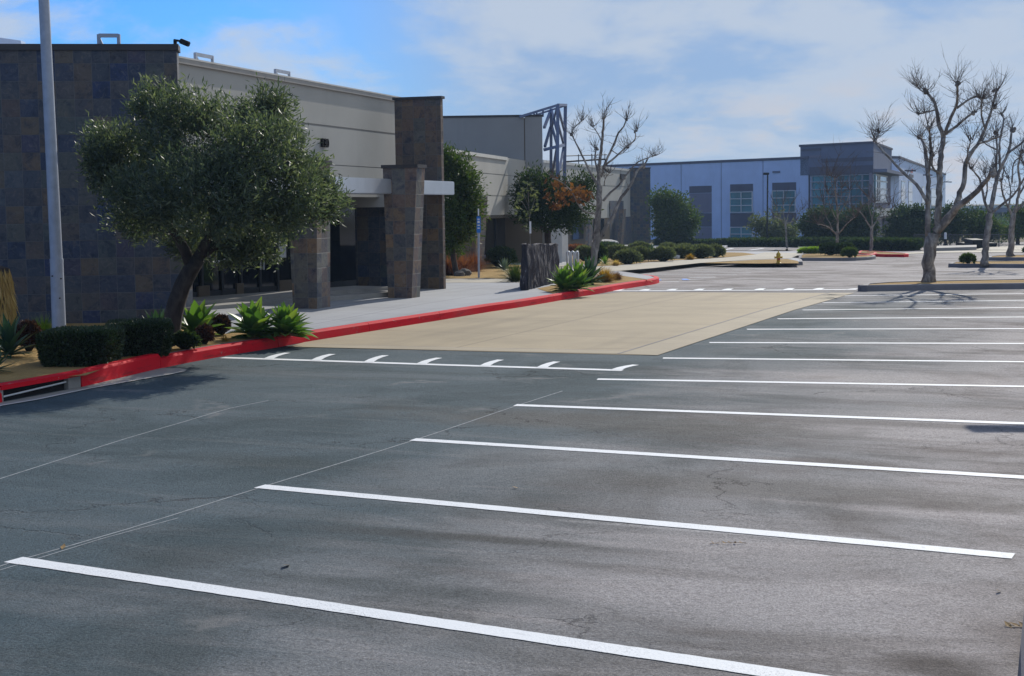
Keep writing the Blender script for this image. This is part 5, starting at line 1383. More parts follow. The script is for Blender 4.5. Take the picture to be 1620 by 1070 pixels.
Tb2 = at(724, 437, .15); print('T2', Tb2.y, 'wall', on_line(v0, vd, 724, 300).y, on_line(v0, vd, 760, 300).y, 'YU', YU, 'T3', at(868, 420, .15).y)
leafy_tree('evergreen_tree', 'bright leafy evergreen tree beside the tall slate pillar', Tb2, Tb2.y, [(720, 285, 26, 40), (704, 265, 14, 24), (738, 318, 20, 42), (715, 345, 28, 38), (742, 350, 14, 24), (712, 390, 18, 12), (728, 268, 16, 18)], 'leaf_mid', 14000, .15, .045, [([(715, 432), (716, 400), (718, 350)], 5, 3)], spray=.22, shell=.3, gap=.3, gscale=1.4, per=12)
Tb3 = at(868, 420, .15)
leafy_tree('evergreen_tree', 'dark round crowned tree rising behind the standing stone slab', Tb3, Tb3.y, [(870, 320, 44, 34), (838, 312, 22, 28), (905, 325, 34, 30), (850, 290, 24, 14), (918, 300, 18, 22), (880, 342, 40, 22), (835, 338, 16, 14)], 'leaf_dark', 17000, .17, .055,
           [([(868, 421), (867, 385), (866, 360)], 6, 5), ([(866, 365), (845, 352), (830, 340)], 4, 2), ([(867, 365), (885, 350), (905, 335)], 4, 2)], spray=.3, shell=.3, gap=.36, gscale=.9, per=12)
# T4 bare sycamore at the red curb
Tb4 = at(936, 430, .15); Y4 = Tb4.y
st4 = [([(878, 905), (884, 840), (892, 760), (903, 680), (908, 600), (912, 500)], 40, 31), ([(886, 850), (912, 760), (950, 690), (978, 650), (1010, 572), (1062, 498), (1098, 425), (1128, 402)], 26, 10),
       ([(910, 520), (909, 430), (920, 330), (929, 240), (934, 172)], 22, 10), ([(907, 500), (880, 460), (845, 390), (808, 315), (778, 255)], 15, 7), ([(778, 262), (788, 225), (828, 186)], 7, 6), ([(918, 460), (945, 380), (980, 305), (1005, 245), (1030, 215), (1042, 182)], 15, 6),
       ([(935, 405), (990, 362), (1045, 312), (1084, 278), (1086, 238)], 12, 6), ([(905, 440), (890, 370), (896, 325)], 10, 8), ([(930, 575), (965, 535), (1005, 500), (1050, 440), (1098, 388), (1172, 358)], 14, 5), ([(893, 636), (845, 628), (805, 585), (775, 525), (725, 482), (690, 465)], 11, 4), ([(890, 600), (850, 575), (800, 570)], 8, 3),
       ([(928, 300), (905, 250), (880, 215)], 8, 4), ([(970, 330), (1010, 350), (1050, 320)], 6, 3), ([(935, 500), (940, 470), (960, 440)], 6, 3)]
t4 = bare_tree('bare_sycamore', 'bare pale barked tree with one spray of brown leaves, beside the red curb end', Tb4, Y4, st4, conv5, 1/3.0575, group='bare pollarded trees', tw_n=12, tw_len=.62, tw_r=.009, along=.7)
lv = []
for px, py, s in ((700, 480, 26), (735, 500, 28), (780, 530, 30), (800, 560, 22), (720, 540, 26), (690, 600, 18), (745, 570, 22), (850, 545, 18), (660, 550, 14), (830, 520, 20), (710, 595, 16)):
    for _ in range(20): lv.append(atY(*conv5(px+R.gauss(0, s*.7), py+R.gauss(0, s*.6)), Y4+R.gauss(0, .35)))
quads('brown_leaves', 'leaf_brown', leaves(np.array(lv), NP.normal(size=(len(lv), 3))+np.array([0, 0, -.6]), .19, .12), parent=t4)
# right hand row of bare trees
conv7 = lambda x, y: (1300+x/2.675, 80+y/2.675); w7 = 1/2.675
Tb7 = at(1469, 446.5, .13)
st7 = [([(455, 980), (456, 900), (462, 830), (472, 775)], 54, 62), ([(450, 785), (450, 700), (451, 620), (450, 540), (443, 470), (438, 420), (424, 378), (412, 365)], 27, 12), ([(450, 650), (432, 615), (402, 568), (345, 518), (292, 462), (245, 412), (226, 380)], 19, 8), ([(228, 385), (240, 345)], 8, 7),
       ([(451, 520), (462, 440), (458, 380), (455, 332)], 13, 9), ([(488, 790), (494, 700), (497, 620), (498, 520), (507, 430), (516, 362)], 34, 22), ([(514, 365), (492, 300), (486, 245), (468, 205), (446, 178)], 20, 12), ([(520, 355), (560, 328), (608, 288), (642, 265)], 15, 9), ([(522, 350), (545, 285), (568, 240), (575, 190), (573, 138)], 17, 10),
       ([(572, 245), (615, 212), (655, 196), (676, 204)], 11, 6), ([(500, 520), (478, 508), (466, 488), (470, 440)], 13, 8), ([(480, 770), (545, 700), (572, 665), (625, 625), (690, 560), (722, 508)], 44, 16), ([(570, 665), (580, 620), (600, 560), (610, 480), (628, 438), (662, 395), (692, 330), (720, 250), (738, 172)], 28, 9),
       ([(660, 396), (702, 384), (740, 368)], 11, 7), ([(692, 332), (676, 275), (676, 205)], 10, 7), ([(692, 335), (715, 260), (735, 238)], 9, 8), ([(486, 250), (440, 262), (410, 270)], 8, 5), ([(446, 182), (420, 170), (400, 150)], 7, 4), ([(612, 480), (616, 450), (630, 380)], 8, 5)]
bare_tree('bare_sycamore', 'tallest bare tree with a thick forked trunk on the nearest curbed island', Tb7, Tb7.y, st7, conv7, w7, group='bare pollarded trees', tw_n=14, tw_len=.72, tw_r=.0075, along=1.3)
Tb8 = at(1558, 418.5, .13)
st8 = [([(688, 905), (694, 820), (704, 760), (713, 690)], 32, 30), ([(712, 700), (722, 640), (738, 560), (752, 510), (790, 430), (806, 335)], 24, 10), ([(712, 690), (690, 640), (678, 590), (668, 545), (650, 520), (632, 500)], 14, 6), ([(720, 650), (738, 560), (738, 470), (742, 420), (738, 350)], 15, 8), ([(716, 690), (760, 655), (808, 615), (840, 570), (880, 500)], 14, 6),
       ([(755, 510), (752, 400), (770, 300), (762, 270)], 12, 7), ([(790, 432), (830, 405), (870, 370)], 12, 8), ([(805, 560), (812, 480), (840, 450)], 9, 5), ([(740, 420), (700, 400), (680, 380)], 8, 5), ([(690, 640), (700, 580), (690, 520)], 9, 5)]
bare_tree('bare_sycamore', 'bare tree on the second curbed island, right of the tallest one', Tb8, Tb8.y, st8, conv7, w7, group='bare pollarded trees', tw_n=14, tw_len=.7, tw_r=.010, along=1.0)
Tb9 = at(1599, 405.8, .13)
st9 = [([(800, 875), (803, 800), (806, 740), (810, 690)], 30, 24), ([(808, 700), (825, 650), (838, 570), (832, 490), (845, 430)], 16, 7), ([(806, 700), (782, 650), (765, 600), (760, 550)], 13, 6), ([(812, 690), (850, 650), (890, 600), (930, 520)], 14, 6), ([(830, 620), (860, 560), (856, 480)], 10, 6), ([(790, 660), (800, 600), (790, 540)], 9, 5)]
bare_tree('bare_sycamore', 'bare tree at the right edge of the photo with a bluish grey trunk', Tb9, Tb9.y, st9, conv7, w7, group='bare pollarded trees', tw_n=10, tw_len=1.0, tw_r=.015, along=1.0)
# small far bare trees
conv10 = lambda x, y: (1000+x/3.822, 200+y/3.822); w10 = 1/3.822
Tb10 = at(1245, 397)
bare_tree('bare_sycamore', 'short young bare tree with a pale trunk right of the far lamp post', Tb10, Tb10.y, [([(938, 752), (934, 690), (930, 620), (926, 590)], 15, 12), ([(926, 595), (900, 565), (860, 548)], 10, 5), ([(928, 592), (958, 582), (998, 568)], 10, 5), ([(927, 590), (915, 530), (912, 470)], 8, 4), ([(929, 590), (945, 530), (955, 480)], 7, 4), ([(960, 580), (985, 540), (1030, 500)], 6, 3), ([(900, 565), (880, 520), (870, 480)], 6, 3)], conv10, w10, group='bare pollarded trees', tw_n=6, tw_len=1.0, tw_r=.014)
conv11 = lambda x, y: (1240+x/5.35, 200+y/5.35); w11 = 1/5.35
Tb11 = at(1324, 403, .1)
bare_tree('bare_sycamore', 'bare tree spreading before the glass corner of the far building', Tb11, Tb11.y, [([(450, 1085), (452, 1000), (453, 940), (452, 890)], 30, 26), ([(448, 915), (415, 885), (370, 850), (290, 825)], 16, 8), ([(458, 915), (490, 880), (530, 830), (600, 770)], 15, 7), ([(453, 895), (455, 800), (452, 700), (440, 570), (432, 440)], 22, 8), ([(455, 760), (500, 690), (540, 620), (560, 540)], 12, 6), ([(453, 800), (420, 740), (390, 660), (370, 560)], 11, 5), ([(452, 720), (480, 640), (490, 520)], 9, 5), ([(440, 580), (410, 500), (400, 420)], 8, 4), ([(415, 885), (390, 820), (360, 770), (330, 640)], 8, 4)], conv11, w11, group='bare pollarded trees', tw_n=9, tw_len=1.5, tw_r=.016, along=1.0)
Tb12 = at(1378, 398.5, .1)
bare_tree('bare_sycamore', 'bare tree on the tan nose with red edge, before the far building porch', Tb12, Tb12.y, [([(738, 1060), (742, 980), (745, 900), (744, 850)], 32, 26), ([(742, 870), (705, 810), (660, 740), (610, 700)], 15, 7), ([(746, 860), (745, 780), (720, 690), (715, 600)], 16, 7), ([(748, 860), (790, 790), (830, 730), (890, 660)], 14, 6), ([(745, 790), (765, 700), (770, 640)], 11, 6), ([(790, 790), (850, 770), (920, 690)], 8, 4)], conv11, w11, group='bare pollarded trees', tw_n=8, tw_len=1.5, tw_r=.016, along=1.0)

# leafy trees before and beside the far building
def far_tree(label, bx, by, spec, mat, n=3500, L=.30, W=.12, trunk=None, **kw):
    b = at(bx, by); k = 1/ppm(b.y)
    kw.setdefault('spray', .45); kw.setdefault('shell', .35); kw.setdefault('gap', .3); kw.setdefault('gscale', .5)
    leafy_tree('leafy_tree', label, b, b.y, spec, mat, int(n*1.9), L, W, trunk or [([(bx, by+1), (bx, by-12), (bx+1, by-25)], 3.2, 2.2)], group='dense green trees of the far lots', per=10, **kw)
far_tree('round dense green tree right of the slate pillar of the low wing', 1062, 391, [(1058, 340, 32, 34), (1078, 352, 22, 26), (1048, 325, 22, 20), (1042, 350, 18, 28), (1088, 355, 14, 16), (1062, 372, 26, 10)], 'leaf_mid', 6500)
far_tree('dusky green bushy tree before the windows, left of the glass corner', 1224, 388, [(1220, 358, 26, 20), (1206, 354, 15, 14), (1240, 352, 18, 18), (1228, 370, 26, 9), (1250, 365, 11, 12)], 'leaf_grey', 3800)
far_tree('dark green tree low at the left foot of the glass corner', 1300, 390, [(1296, 356, 26, 18), (1284, 362, 14, 12), (1312, 350, 16, 14), (1305, 370, 22, 10)], 'leaf_dark', 3600)
far_tree('dark green tree under the glass corner, right of its neighbour', 1350, 390, [(1350, 355, 26, 18), (1368, 350, 18, 18), (1338, 365, 18, 12), (1360, 370, 24, 9)], 'leaf_dark', 3600)
far_tree('dark round tree with a slanting trunk before the right wing', 1434, 389, [(1440, 350, 26, 18), (1422, 352, 14, 14), (1456, 347, 14, 15), (1440, 366, 24, 10), (1415, 372, 14, 9), (1468, 366, 14, 11)], 'leaf_dark', 6200, gap=.1, shell=.1, trunk=[([(1432, 390), (1440, 376), (1448, 366)], 3, 2.4)])
far_tree('tall dark tree behind the thick forked trunk, right of the far building', 1515, 389, [(1512, 350, 20, 20), (1500, 362, 18, 18), (1525, 342, 12, 14), (1530, 362, 14, 16)], 'leaf_dark', 3600)
far_tree('yellowish green tree at the foot of the green slope', 1548, 388, [(1548, 360, 16, 20), (1560, 366, 16, 14)], 'leaf_mid', 2400)
far_tree('olive green tree behind the right fence post', 1610, 387, [(1612, 352, 26, 20), (1590, 362, 18, 16), (1640, 350, 24, 20)], 'leaf_mid', 2600)
for px, py, rx, lab in ((1578, 366, 9, 'yellow flowering shrub on the green slope between the two right trees'), (1592, 372, 6, 'small orange yellow shrub on the green slope by the right tree'), (1618, 372, 9, 'yellow shrub on the slope at the right edge')):
    b = atY(px, py+5, 150); k = 1/ppm(150); shrub('flowering_shrub', lab, b, rx*k, rx*k, 11*k, 'leaf_yellow', 600, .4, .2, group='yellow shrubs on the slope', core=.7)

# ================================================================== GARDEN PLANTS
def hp_(px, pybase, pytop, dz=.15):
    P = at(px, pybase, dz); return P, zat(P.x, P.y, pytop)-P.z, 1/ppm(P.y)
P, h, k = hp_(114, 581, 528); shrub('clipped_hedge', 'box clipped dark green hedge in front of the grey lamp post', P+Vector((0, .45, 0)), 56*k, .55, h, 'leaf_hedge', 15000, .040, .022, 'hedge', boxy=True, rz=.05)
P, h, k = hp_(200, 568, 517); shrub('clipped_hedge', 'clipped dark green hedge right of the boxy one, before the leaning trunk', P+Vector((0, .72, 0)), 51*k, .55, h, 'leaf_hedge', 13000, .040, .022, 'hedge', boxy=True, rz=.22)
P, h, k = hp_(14, 566, 505); agave('agave', 'dark green agave in the shade at the left edge of the photo', P, 36*k, h, 46, 'leaf_agave_dark', wide=.14)
P, h, k = hp_(-8, 592, 552); agave('agave', 'dark agave at the far left bottom of the bed', P, 26*k, h, 34, 'leaf_agave_dark', wide=.14)
P, h, k = hp_(46, 556, 514); shrub('dark_shrub', 'dark maroon leafy shrub between agave and clipped hedge', P, 15*k, 15*k, h, 'leaf_maroon', 1400, .09, .035)
P, h, k = hp_(68, 527, 499); tuft('grass_tuft', 'bright lime grass tuft at the foot of the lamp post', P, 20*k, h*1.1, 420, 'leaf_lime', w=.014)
P, h, k = hp_(250, 541, 492); agave('agave', 'grey green agave partly behind the leaning trunk on its left', P, 21*k, h, 34, 'leaf_agave_dark', wide=.19)
P, h, k = hp_(312, 535, 476); agave('agave', 'bright green agave just right of the leaning trunk', P, 38*k, h*.92, 40, 'leaf_agave', wide=.32)
P, h, k = hp_(350, 531, 502); shrub('succulent', 'brownish rounded succulent right of the bright agave', P, 13*k, 13*k, h, 'leaf_maroon', 1100, .06, .04)
P, h, k = hp_(324, 545, 518); shrub('succulent', 'dark little succulent at the foot of the bright agave', P, 11*k, 11*k, h, 'leaf_maroon', 900, .06, .04)
P, h, k = hp_(293, 553, 529); shrub('dark_shrub', 'low dark green shrub in front of the leaning trunk', P, 19*k, 14*k, h, 'leaf_dark', 1500, .07, .035)
P, h, k = hp_(402, 535, 476); agave('agave', 'bright green agave, left one of the pair against the red curb', P, 44*k, h*.9, 42, 'leaf_agave', wide=.31)
P, h, k = hp_(452, 533, 480); agave('agave', 'bright green agave, right one of the pair against the red curb', P, 48*k, h*.85, 62, 'leaf_agave', wide=.29)
P, h, k = hp_(356, 541, 531); tuft('dry_weed', 'small dry yellow weed on the tan bed near the red curb', P, 10*k, h*1.3, 90, 'leaf_orange', 'weed', w=.018)
# bed by the entrance pillar
for px, pb_, pt, rx, lab in ((712, 436, 402, 13, 'reddish fountain grass next to the slate pillar foot'), (732, 434, 401, 13, 'reddish fountain grass, middle one of the bed'), (750, 430, 399, 13, 'reddish fountain grass behind the blue sign pole')):
    P, h, k = hp_(px, pb_, pt); tuft('fountain_grass', lab, P, rx*k, h*1.05, 520, 'leaf_red', 'ornamental grass', 'red fountain grasses', w=.03)
P, h, k = hp_(715, 421, 402); shrub('pale_shrub', 'greyish shrub with white tips behind the red grasses', P, 15*k, 13*k, h, 'leaf_straw', 500, .16, .05)
P, h, k = hp_(793, 424, 394); shrub('round_shrub', 'dark round shrub under the dark window', P, 22*k, 20*k, h, 'leaf_dark', 2600, .12, .06)
P, h, k = hp_(798, 430, 410); agave('agave', 'blue grey spiky agave in the tan bed', P, 13*k, h, 30, 'leaf_agave_blue', wide=.12)
P, h, k = hp_(815, 446, 415); tuft('grass_tuft', 'yellow green grass clump left of the stone slab', P, 12*k, h*1.05, 420, 'leaf_mid', w=.03)
for px, py, s in ((727, 437.5, .16), (735, 436.5, .2), (704, 435, .16)):
    rock('boulder', 'dark little rock at the foot of the red grasses', at(px, py, .15), (s, s, s*.7), 'rock_dark', 'dark rocks by the red grasses')
# bed by the stone slab
P, h, k = hp_(893, 461, 424); agave('agave', 'yellow green agave at the right foot of the stone slab', P, 24*k, h, 64, 'leaf_agave', wide=.22)
P, h, k = hp_(914, 460, 419); agave('agave', 'bright green agave, middle of the three by the stone slab', P, 25*k, h, 64, 'leaf_agave', wide=.22)
P, h, k = hp_(932, 451, 410); agave('agave', 'darker green agave behind the bright ones by the stone slab', P, 26*k, h, 46, 'leaf_agave_dark', wide=.16)
P, h, k = hp_(956, 447, 424); tuft('grass_tuft', 'orange dry grass clump beside the red curb end', P, 18*k, h*1.1, 620, 'leaf_orange', w=.035)
P, h, k = hp_(975, 444, 430); tuft('grass_tuft', 'brownish small grass clump at the end of the bed', P, 10*k, h*1.1, 300, 'leaf_brown', w=.035)
# grey green round shrubs along the walk
shr = [(993, 418, 397, 16, 'nearest grey green mound shrub of the row behind the bare tree'), (977, 413, 390, 17, 'grey green mound shrub just behind the nearest one on its left'), (1012, 414, 390, 16, 'grey green mound shrub right of the nearest one'),
       (1012, 403, 384.5, 15, 'mound shrub at the back below the slate pillar'), (1049, 414, 391, 15, 'rounded shrub alone between the white rocks'), (1078, 409.5, 390, 15, 'rounded shrub, third from the right end of the row'), (1057, 402, 387, 12, 'shrub at the back behind the white rocks'),
       (1083, 402, 387, 13, 'shrub at the back near the round green tree'), (1109, 409, 389.5, 16, 'rounded shrub, second from the right end of the row'), (1132, 407.5, 390, 11, 'last rounded shrub at the right end of the row')]
for px, pb_, pt, rx, lab in shr:
    P, h, k = hp_(px, pb_, pt); shrub('mound_shrub', lab, P, rx*k*1.05, rx*k*.95, h*R.uniform(.78, .92), 'leaf_grey', 2200, .20, .06, group='grey green mound shrubs along the walk')
for px, pb_, pt, rx, mat, lab in ((925, 413, 394, 12, 'leaf_grey', 'dusty green shrub left of the bare trunk, behind the bike rack'), (946, 417, 392, 9, 'leaf_dark', 'dark green shrub just right of the bare trunk'), (912, 404, 391, 16, 'leaf_red', 'reddish twiggy shrub behind the bike rack'), (960, 398, 386, 20, 'leaf_dark', 'dark shrub strip below the low wing wall')):
    P, h, k = hp_(px, pb_, pt); shrub('dark_shrub', lab, P, rx*k, rx*k*.8, h, mat, 1700, .20, .07)
P, h, k = hp_(957, 420, 406); agave('agave', 'small pale agave at the foot of the bare trunk', P, 11*k, h, 26, 'leaf_agave', wide=.14)
P, h, k = hp_(1030, 406, 386); agave('yucca', 'dark spiky yucca between the mound shrubs', P, 11*k, h, 34, 'leaf_agave_dark', 'yucca', wide=.10)
P, h, k = hp_(1092, 411.5, 402); tuft('grass_tuft', 'low tan grass clump before the rounded shrubs', P, 9*k, h*1.1, 260, 'leaf_orange', w=.05)
P, h, k = hp_(974, 421, 412); tuft('grass_tuft', 'small dry grass tuft at the edge of the walk', P, 8*k, h*1.2, 220, 'leaf_straw', w=.045)
for px, py, s in ((1024, 411, .42), (1033, 411.5, .5), (1017, 409, .34), (1060, 410, .3), (955, 390, .7)):
    rock('boulder', 'pale flat rock among the mound shrubs', at(px, py, .15), (s*1.5, s, s*.5), 'rock_pale', 'pale rocks in the shrub bed')
# long dark hedges before the far building
def hedge(px0, px1, pyb, pyt, lab, n):
    a = at(px0, pyb); b = at(px1, pyb); c = (a+b)/2; h = zat(c.x, c.y, pyt)-c.z
    shrub('long_hedge', lab, c, (b-a).length/2, .9, h, 'leaf_dark', n, .32, .14, 'hedge', 'dark hedges before the far building', boxy=True, rz=math.atan2(b.y-a.y, b.x-a.x), core=.9)
hedge(1042, 1143, 391, 383.5, 'low dark hedge strip right of the slate pillar of the low wing', 3000)
hedge(1149, 1264, 391, 381.5, 'long dark hedge behind the far lamp post', 3800)
hedge(1266, 1352, 391.5, 381, 'long dark hedge behind the low planted nose', 3000)
hedge(1360, 1446, 397, 383, 'dark hedge right of the bare tree on the tan nose', 3400)
sheet('lawn', pix([(1266, 400), (1308, 400.4), (1306, 394.5), (1262, 394.5)], .0), .17, 'lawn')
P, h, k = hp_(1288, 401, 395); shrub('ground_cover', 'low bright green ground cover on the planted nose', P, 23*k, 6*k, h, 'leaf_lime', 1600, .2, .08, 'ground cover', core=.7)
P, h, k = hp_(1314, 404, 388.5); shrub('round_shrub', 'dark rounded shrub left of the small bare tree trunk', P, 14*k, 12*k, h, 'leaf_dark', 1900, .2, .1)
P, h, k = hp_(1336, 404, 388.5); shrub('round_shrub', 'dark rounded shrub right of the small bare tree trunk', P, 12*k, 12*k, h, 'leaf_dark', 1900, .2, .1)
P, h, k = hp_(1344, 407.5, 396); shrub('leafy_plant', 'small bright green plant at the end of the planted nose', P, 9*k, 9*k, h, 'leaf_mid', 700, .2, .08, 'plant', core=.6)
P, h, k = hp_(1531, 417, 406); shrub('leafy_plant', 'small green plant on the second curbed island', P, 9*k, 9*k, h, 'leaf_mid', 800, .17, .06, 'plant', core=.55)
P, h, k = hp_(1600, 403, 391); shrub('round_shrub', 'dark shrub right of the bluish trunk at the right edge', P+Vector((1.2, 0, 0)), 16*k, 12*k, h, 'leaf_dark', 1200, .25, .12)
P, h, k = hp_(1368, 392, 386); shrub('round_shrub', 'small green shrub behind the tan nose by the far hedge', P, 8*k, 8*k, h*1.1, 'leaf_mid', 700, .25, .1)

# ================================================================== FAR RIGHT: fence, yard, overpass, slope
fa, fb_ = at(1446, 392), at(1600, 391)
Yfe = (fa.y+fb_.y)/2
t = thing('chain_fence', 'thin wire fence with posts and top rail along the far yard', 'fence', (fa+fb_)/2)
ztp = lambda p: zat(p.x, p.y, 371.5)
mb = MB(); A = Vector((fa.x, fa.y, ztp(fa))); B = Vector((fb_.x, fb_.y, ztp(fb_))); mb.tube([A, B], .03, 6); mb.build('top_rail', 'metal_frame', t, uv=False)
for i in range(9):
    p = fa.lerp(fb_, i/8); mb = MB(); mb.tube([p-Vector((0, 0, .3)), Vector((p.x, p.y, ztp(p)+.05))], .04 if i < 8 else .09, 8); mb.build('post', 'metal_frame', t, uv=False)
mb = MB(); n = 110
for i in range(-12, n):
    for s in (1, -1):
        u0, u1 = (i/n, (i+12)/n) if s == 1 else ((i+12)/n, i/n)
        a = fa.lerp(fb_, u0); b = fa.lerp(fb_, u1); za, zb = a.z, ztp(b)
        f0 = 0; f1 = 1
        if min(u0, u1) < 0 or max(u0, u1) > 1: continue
        mb.bar(Vector((a.x, a.y, za)), Vector((b.x, b.y, zb)), .008, .008)
mb.build('wire_mesh', 'metal_frame', t, uv=False)
# yard equipment
def bin_(px0, px1, pyb, pyt, lab, mat='black_metal', name='waste_bin'):
    a = at(px0, pyb); b = at(px1, pyb); c = (a+b)/2; h = zat(c.x, c.y, pyt)-c.z; w = (b-a).length
    t = thing(name, lab, 'waste container', c, 'dark containers in the far yard')
    mb = MB(); mb.hexa([c+Vector((-w*.46, -.8, 0)), c+Vector((w*.46, -.8, 0)), c+Vector((w*.46, .8, 0)), c+Vector((-w*.46, .8, 0))], [c+Vector((-w/2, -1, h*.86)), c+Vector((w/2, -1, h*.86)), c+Vector((w/2, 1, h*.86)), c+Vector((-w/2, 1, h*.86))]); mb.build('body', mat, t, uv=False)
    mb = MB(); mb.hexa([c+Vector((-w*.52, -1.05, h*.86)), c+Vector((w*.52, -1.05, h*.86)), c+Vector((w*.52, 1.05, h*.86)), c+Vector((-w*.52, 1.05, h*.86))], [c+Vector((-w*.5, -1, h*.92)), c+Vector((w*.5, -1, h*.92)), c+Vector((w*.5, 1, h)), c+Vector((-w*.5, 1, h))]); mb.build('lid', 'black_metal', t, uv=False)
bin_(1533, 1551, 393, 378, 'dark container left of the second island trunk, taller one'); bin_(1522, 1534, 392, 384, 'low dark container beside the taller one'); bin_(1556, 1570, 391, 383.5, 'dark container behind the second island trunk')
P = at(1495.5, 394); h = zat(P.x, P.y, 368)-P.z
t = thing('utility_post', 'dark utility post with a white cap, right of the thick forked trunk', 'utility post', P)
k = 1/ppm(P.y)
mb = MB(); mb.lathe(P, [(3.6*k, -.1), (3.4*k, h*.30), (2.2*k, h*.34), (2.2*k, h*.6)], 12); mb.build('body', 'black_metal', t, uv=False)
mb = MB(); mb.lathe(P+Vector((0, 0, h*.6)), [(2.1*k, 0), (2.1*k, h*.36), (1.2*k, h*.4)], 12); mb.build('cap', 'metal_white', t, uv=False)
# overpass, with piers
oa = atY(1490, 330.5, 300); ob = atY(1720, 325.5, 285)
t = thing('overpass', 'pale concrete road bridge crossing behind the green slope', 'bridge', (oa+ob)/2)
mb = MB(); u = Vector((ob.x-oa.x, ob.y-oa.y, 0)).normalized(); n_ = Vector((-u.y, u.x, 0))
mb.hexa([oa-n_*5+Vector((0, 0, -.9)), ob-n_*5+Vector((0, 0, -.9)), ob+n_*5+Vector((0, 0, -.9)), oa+n_*5+Vector((0, 0, -.9))], [oa-n_*5, ob-n_*5, ob+n_*5, oa+n_*5]); mb.build('deck', 'stucco_mauve', t, uv=False)
mb = MB(); mb.bar(oa-n_*5+Vector((0, 0, .2)), ob-n_*5+Vector((0, 0, .2)), .25, .5); mb.build('parapet', 'stucco_light', t, uv=False)
for f in (.1, .4, .7, .95):
    p = oa.lerp(ob, f); mb = MB(); mb.tube([Vector((p.x, p.y, -3)), Vector((p.x, p.y, p.z-.9))], .7, 10); mb.build('pier', 'curb_concrete', t, uv=False)
# green slope: a real ridge
nx, ny = 60, 14; vs = []; X0, X1 = 55, 210
for j in range(ny+1):
    for i in range(nx+1):
        x = X0+(X1-X0)*i/nx; y = 205+j*7
        f = j/ny; prof = math.sin(min(1, f*1.15)*math.pi/2)
        zt_ = .55+.5*min(1, max(0, (x-62)/20)) + .3*noise.noise(Vector((x*.05, y*.03, 0)))
        vs.append((x, y, -1.9+(zt_+.2)*prof*min(1, max(.0, (x-55)/12)) + .35*noise.noise(Vector((x*.22, y*.18, 4)))))
fs = [(j*(nx+1)+i, j*(nx+1)+i+1, (j+1)*(nx+1)+i+1, (j+1)*(nx+1)+i) for j in range(ny) for i in range(nx)]
mb = MB(); mb.add(vs, fs); o = mb.build('hill', 'hill_green', None, smooth=True, uv=False, origin=(130, 230, -1.5)); setp(o, kind='structure')
hv = np.array([v for v in vs if v[0] > 58 and v[1] < 285]); hv = hv[NP.randint(0, len(hv), 14000)]+NP.normal(size=(14000, 3))*np.array([1.6, 3.2, .12])
o = quads('ground_cover', 'leaf_dark', leaves(hv, NP.normal(size=(14000, 3))+np.array([0, 0, .8]), .6, .35), origin=(130, 230, -1.5)); setp(o, kind='stuff', label='green plants covering the slope below the overpass')
# distant tree belt that closes the horizon
n = 26000; px = NP.uniform(-420, 420, n); py = 330+NP.uniform(0, 10, n); hh_ = np.array([2.2+1.6*noise.noise(Vector((x*.03, 1, 0)))+.9*noise.noise(Vector((x*.15, 2, 0))) for x in px])
pos = np.stack([px, py, -1.6+NP.uniform(0, 1, n)*hh_], 1)
keep = ~((px > 55) & (px < 220)) | True
o = quads('treeline', 'leaf_dark', leaves(pos, NP.normal(size=(n, 3)), 1.5, .9), origin=(0, 330, -1.5)); setp(o, kind='stuff', label='far line of dark trees on the horizon')

# ------------------------------------------------------------------ light bluish haze over the whole lot
bm = bmesh.new(); bmesh.ops.create_cube(bm, size=1); me = bpy.data.meshes.new('haze'); bm.to_mesh(me); bm.free()
hz = bpy.data.objects.new('haze', me); COL.objects.link(hz); hz.location = (0, 160, 6.2); hz.scale = (760, 470, 19); setp(hz, kind='stuff')
m = bpy.data.materials.new('haze'); m.use_nodes = True; t_ = m.node_tree; t_.nodes.remove(t_.nodes['Principled BSDF'])
pv = t_.nodes.new('ShaderNodeVolumePrincipled'); pv.inputs['Color'].default_value = (.50, .72, 1, 1); pv.inputs['Density'].default_value = .00034; pv.inputs['Anisotropy'].default_value = .2
t_.links.new(pv.outputs[0], t_.nodes['Material Output'].inputs['Volume']); me.materials.append(m)

# ------------------------------------------------------------------ litter
def dry_leaf(px, py, lab, s=.05, n=1, dz=.006):
    P = at(px, py); mb = MB()
    for i in range(n):
        c = P+Vector((i*.035-.5*n*.035*(n > 1), R.uniform(-.01, .01), dz)); a = R.uniform(0, 6.28); u = Vector((math.cos(a), math.sin(a), .12))*s; v = Vector((-math.sin(a), math.cos(a), .25))*s*.45
        mb.add([c-u, c-v*.9+Vector((0, 0, .012)), c+u+Vector((0, 0, .012)), c+v, c+Vector((0, 0, .004))], [(0, 1, 4), (1, 2, 4), (2, 3, 4), (3, 0, 4)])
    if n > 1: mb.tube([P+Vector((-.5*n*.035-.02, 0, dz)), P+Vector((0, .004, dz+.003)), P+Vector((.5*n*.035, 0, dz))], .0012, 5)
    o = mb.build('dry_leaf', 'dry_leaf_mat', None, uv=False, origin=P); setp(o, lab, 'leaf', 'fallen leaves on the asphalt')
dry_leaf(453, 897, 'dry leaf alone above the nearest white line'); dry_leaf(100, 868, 'dry leaf between the two pale layout lines at left', .04); dry_leaf(1154, 861, 'row of curled leaf bits just below the second white line', .018, 6)
dry_leaf(1579, 937, 'dark curled leaf near the right edge', .03); dry_leaf(815, 773, 'small pale leaf between second and third white lines', .03); dry_leaf(1612, 992, 'yellow leaf pile against the curb at right edge', .035, 3)

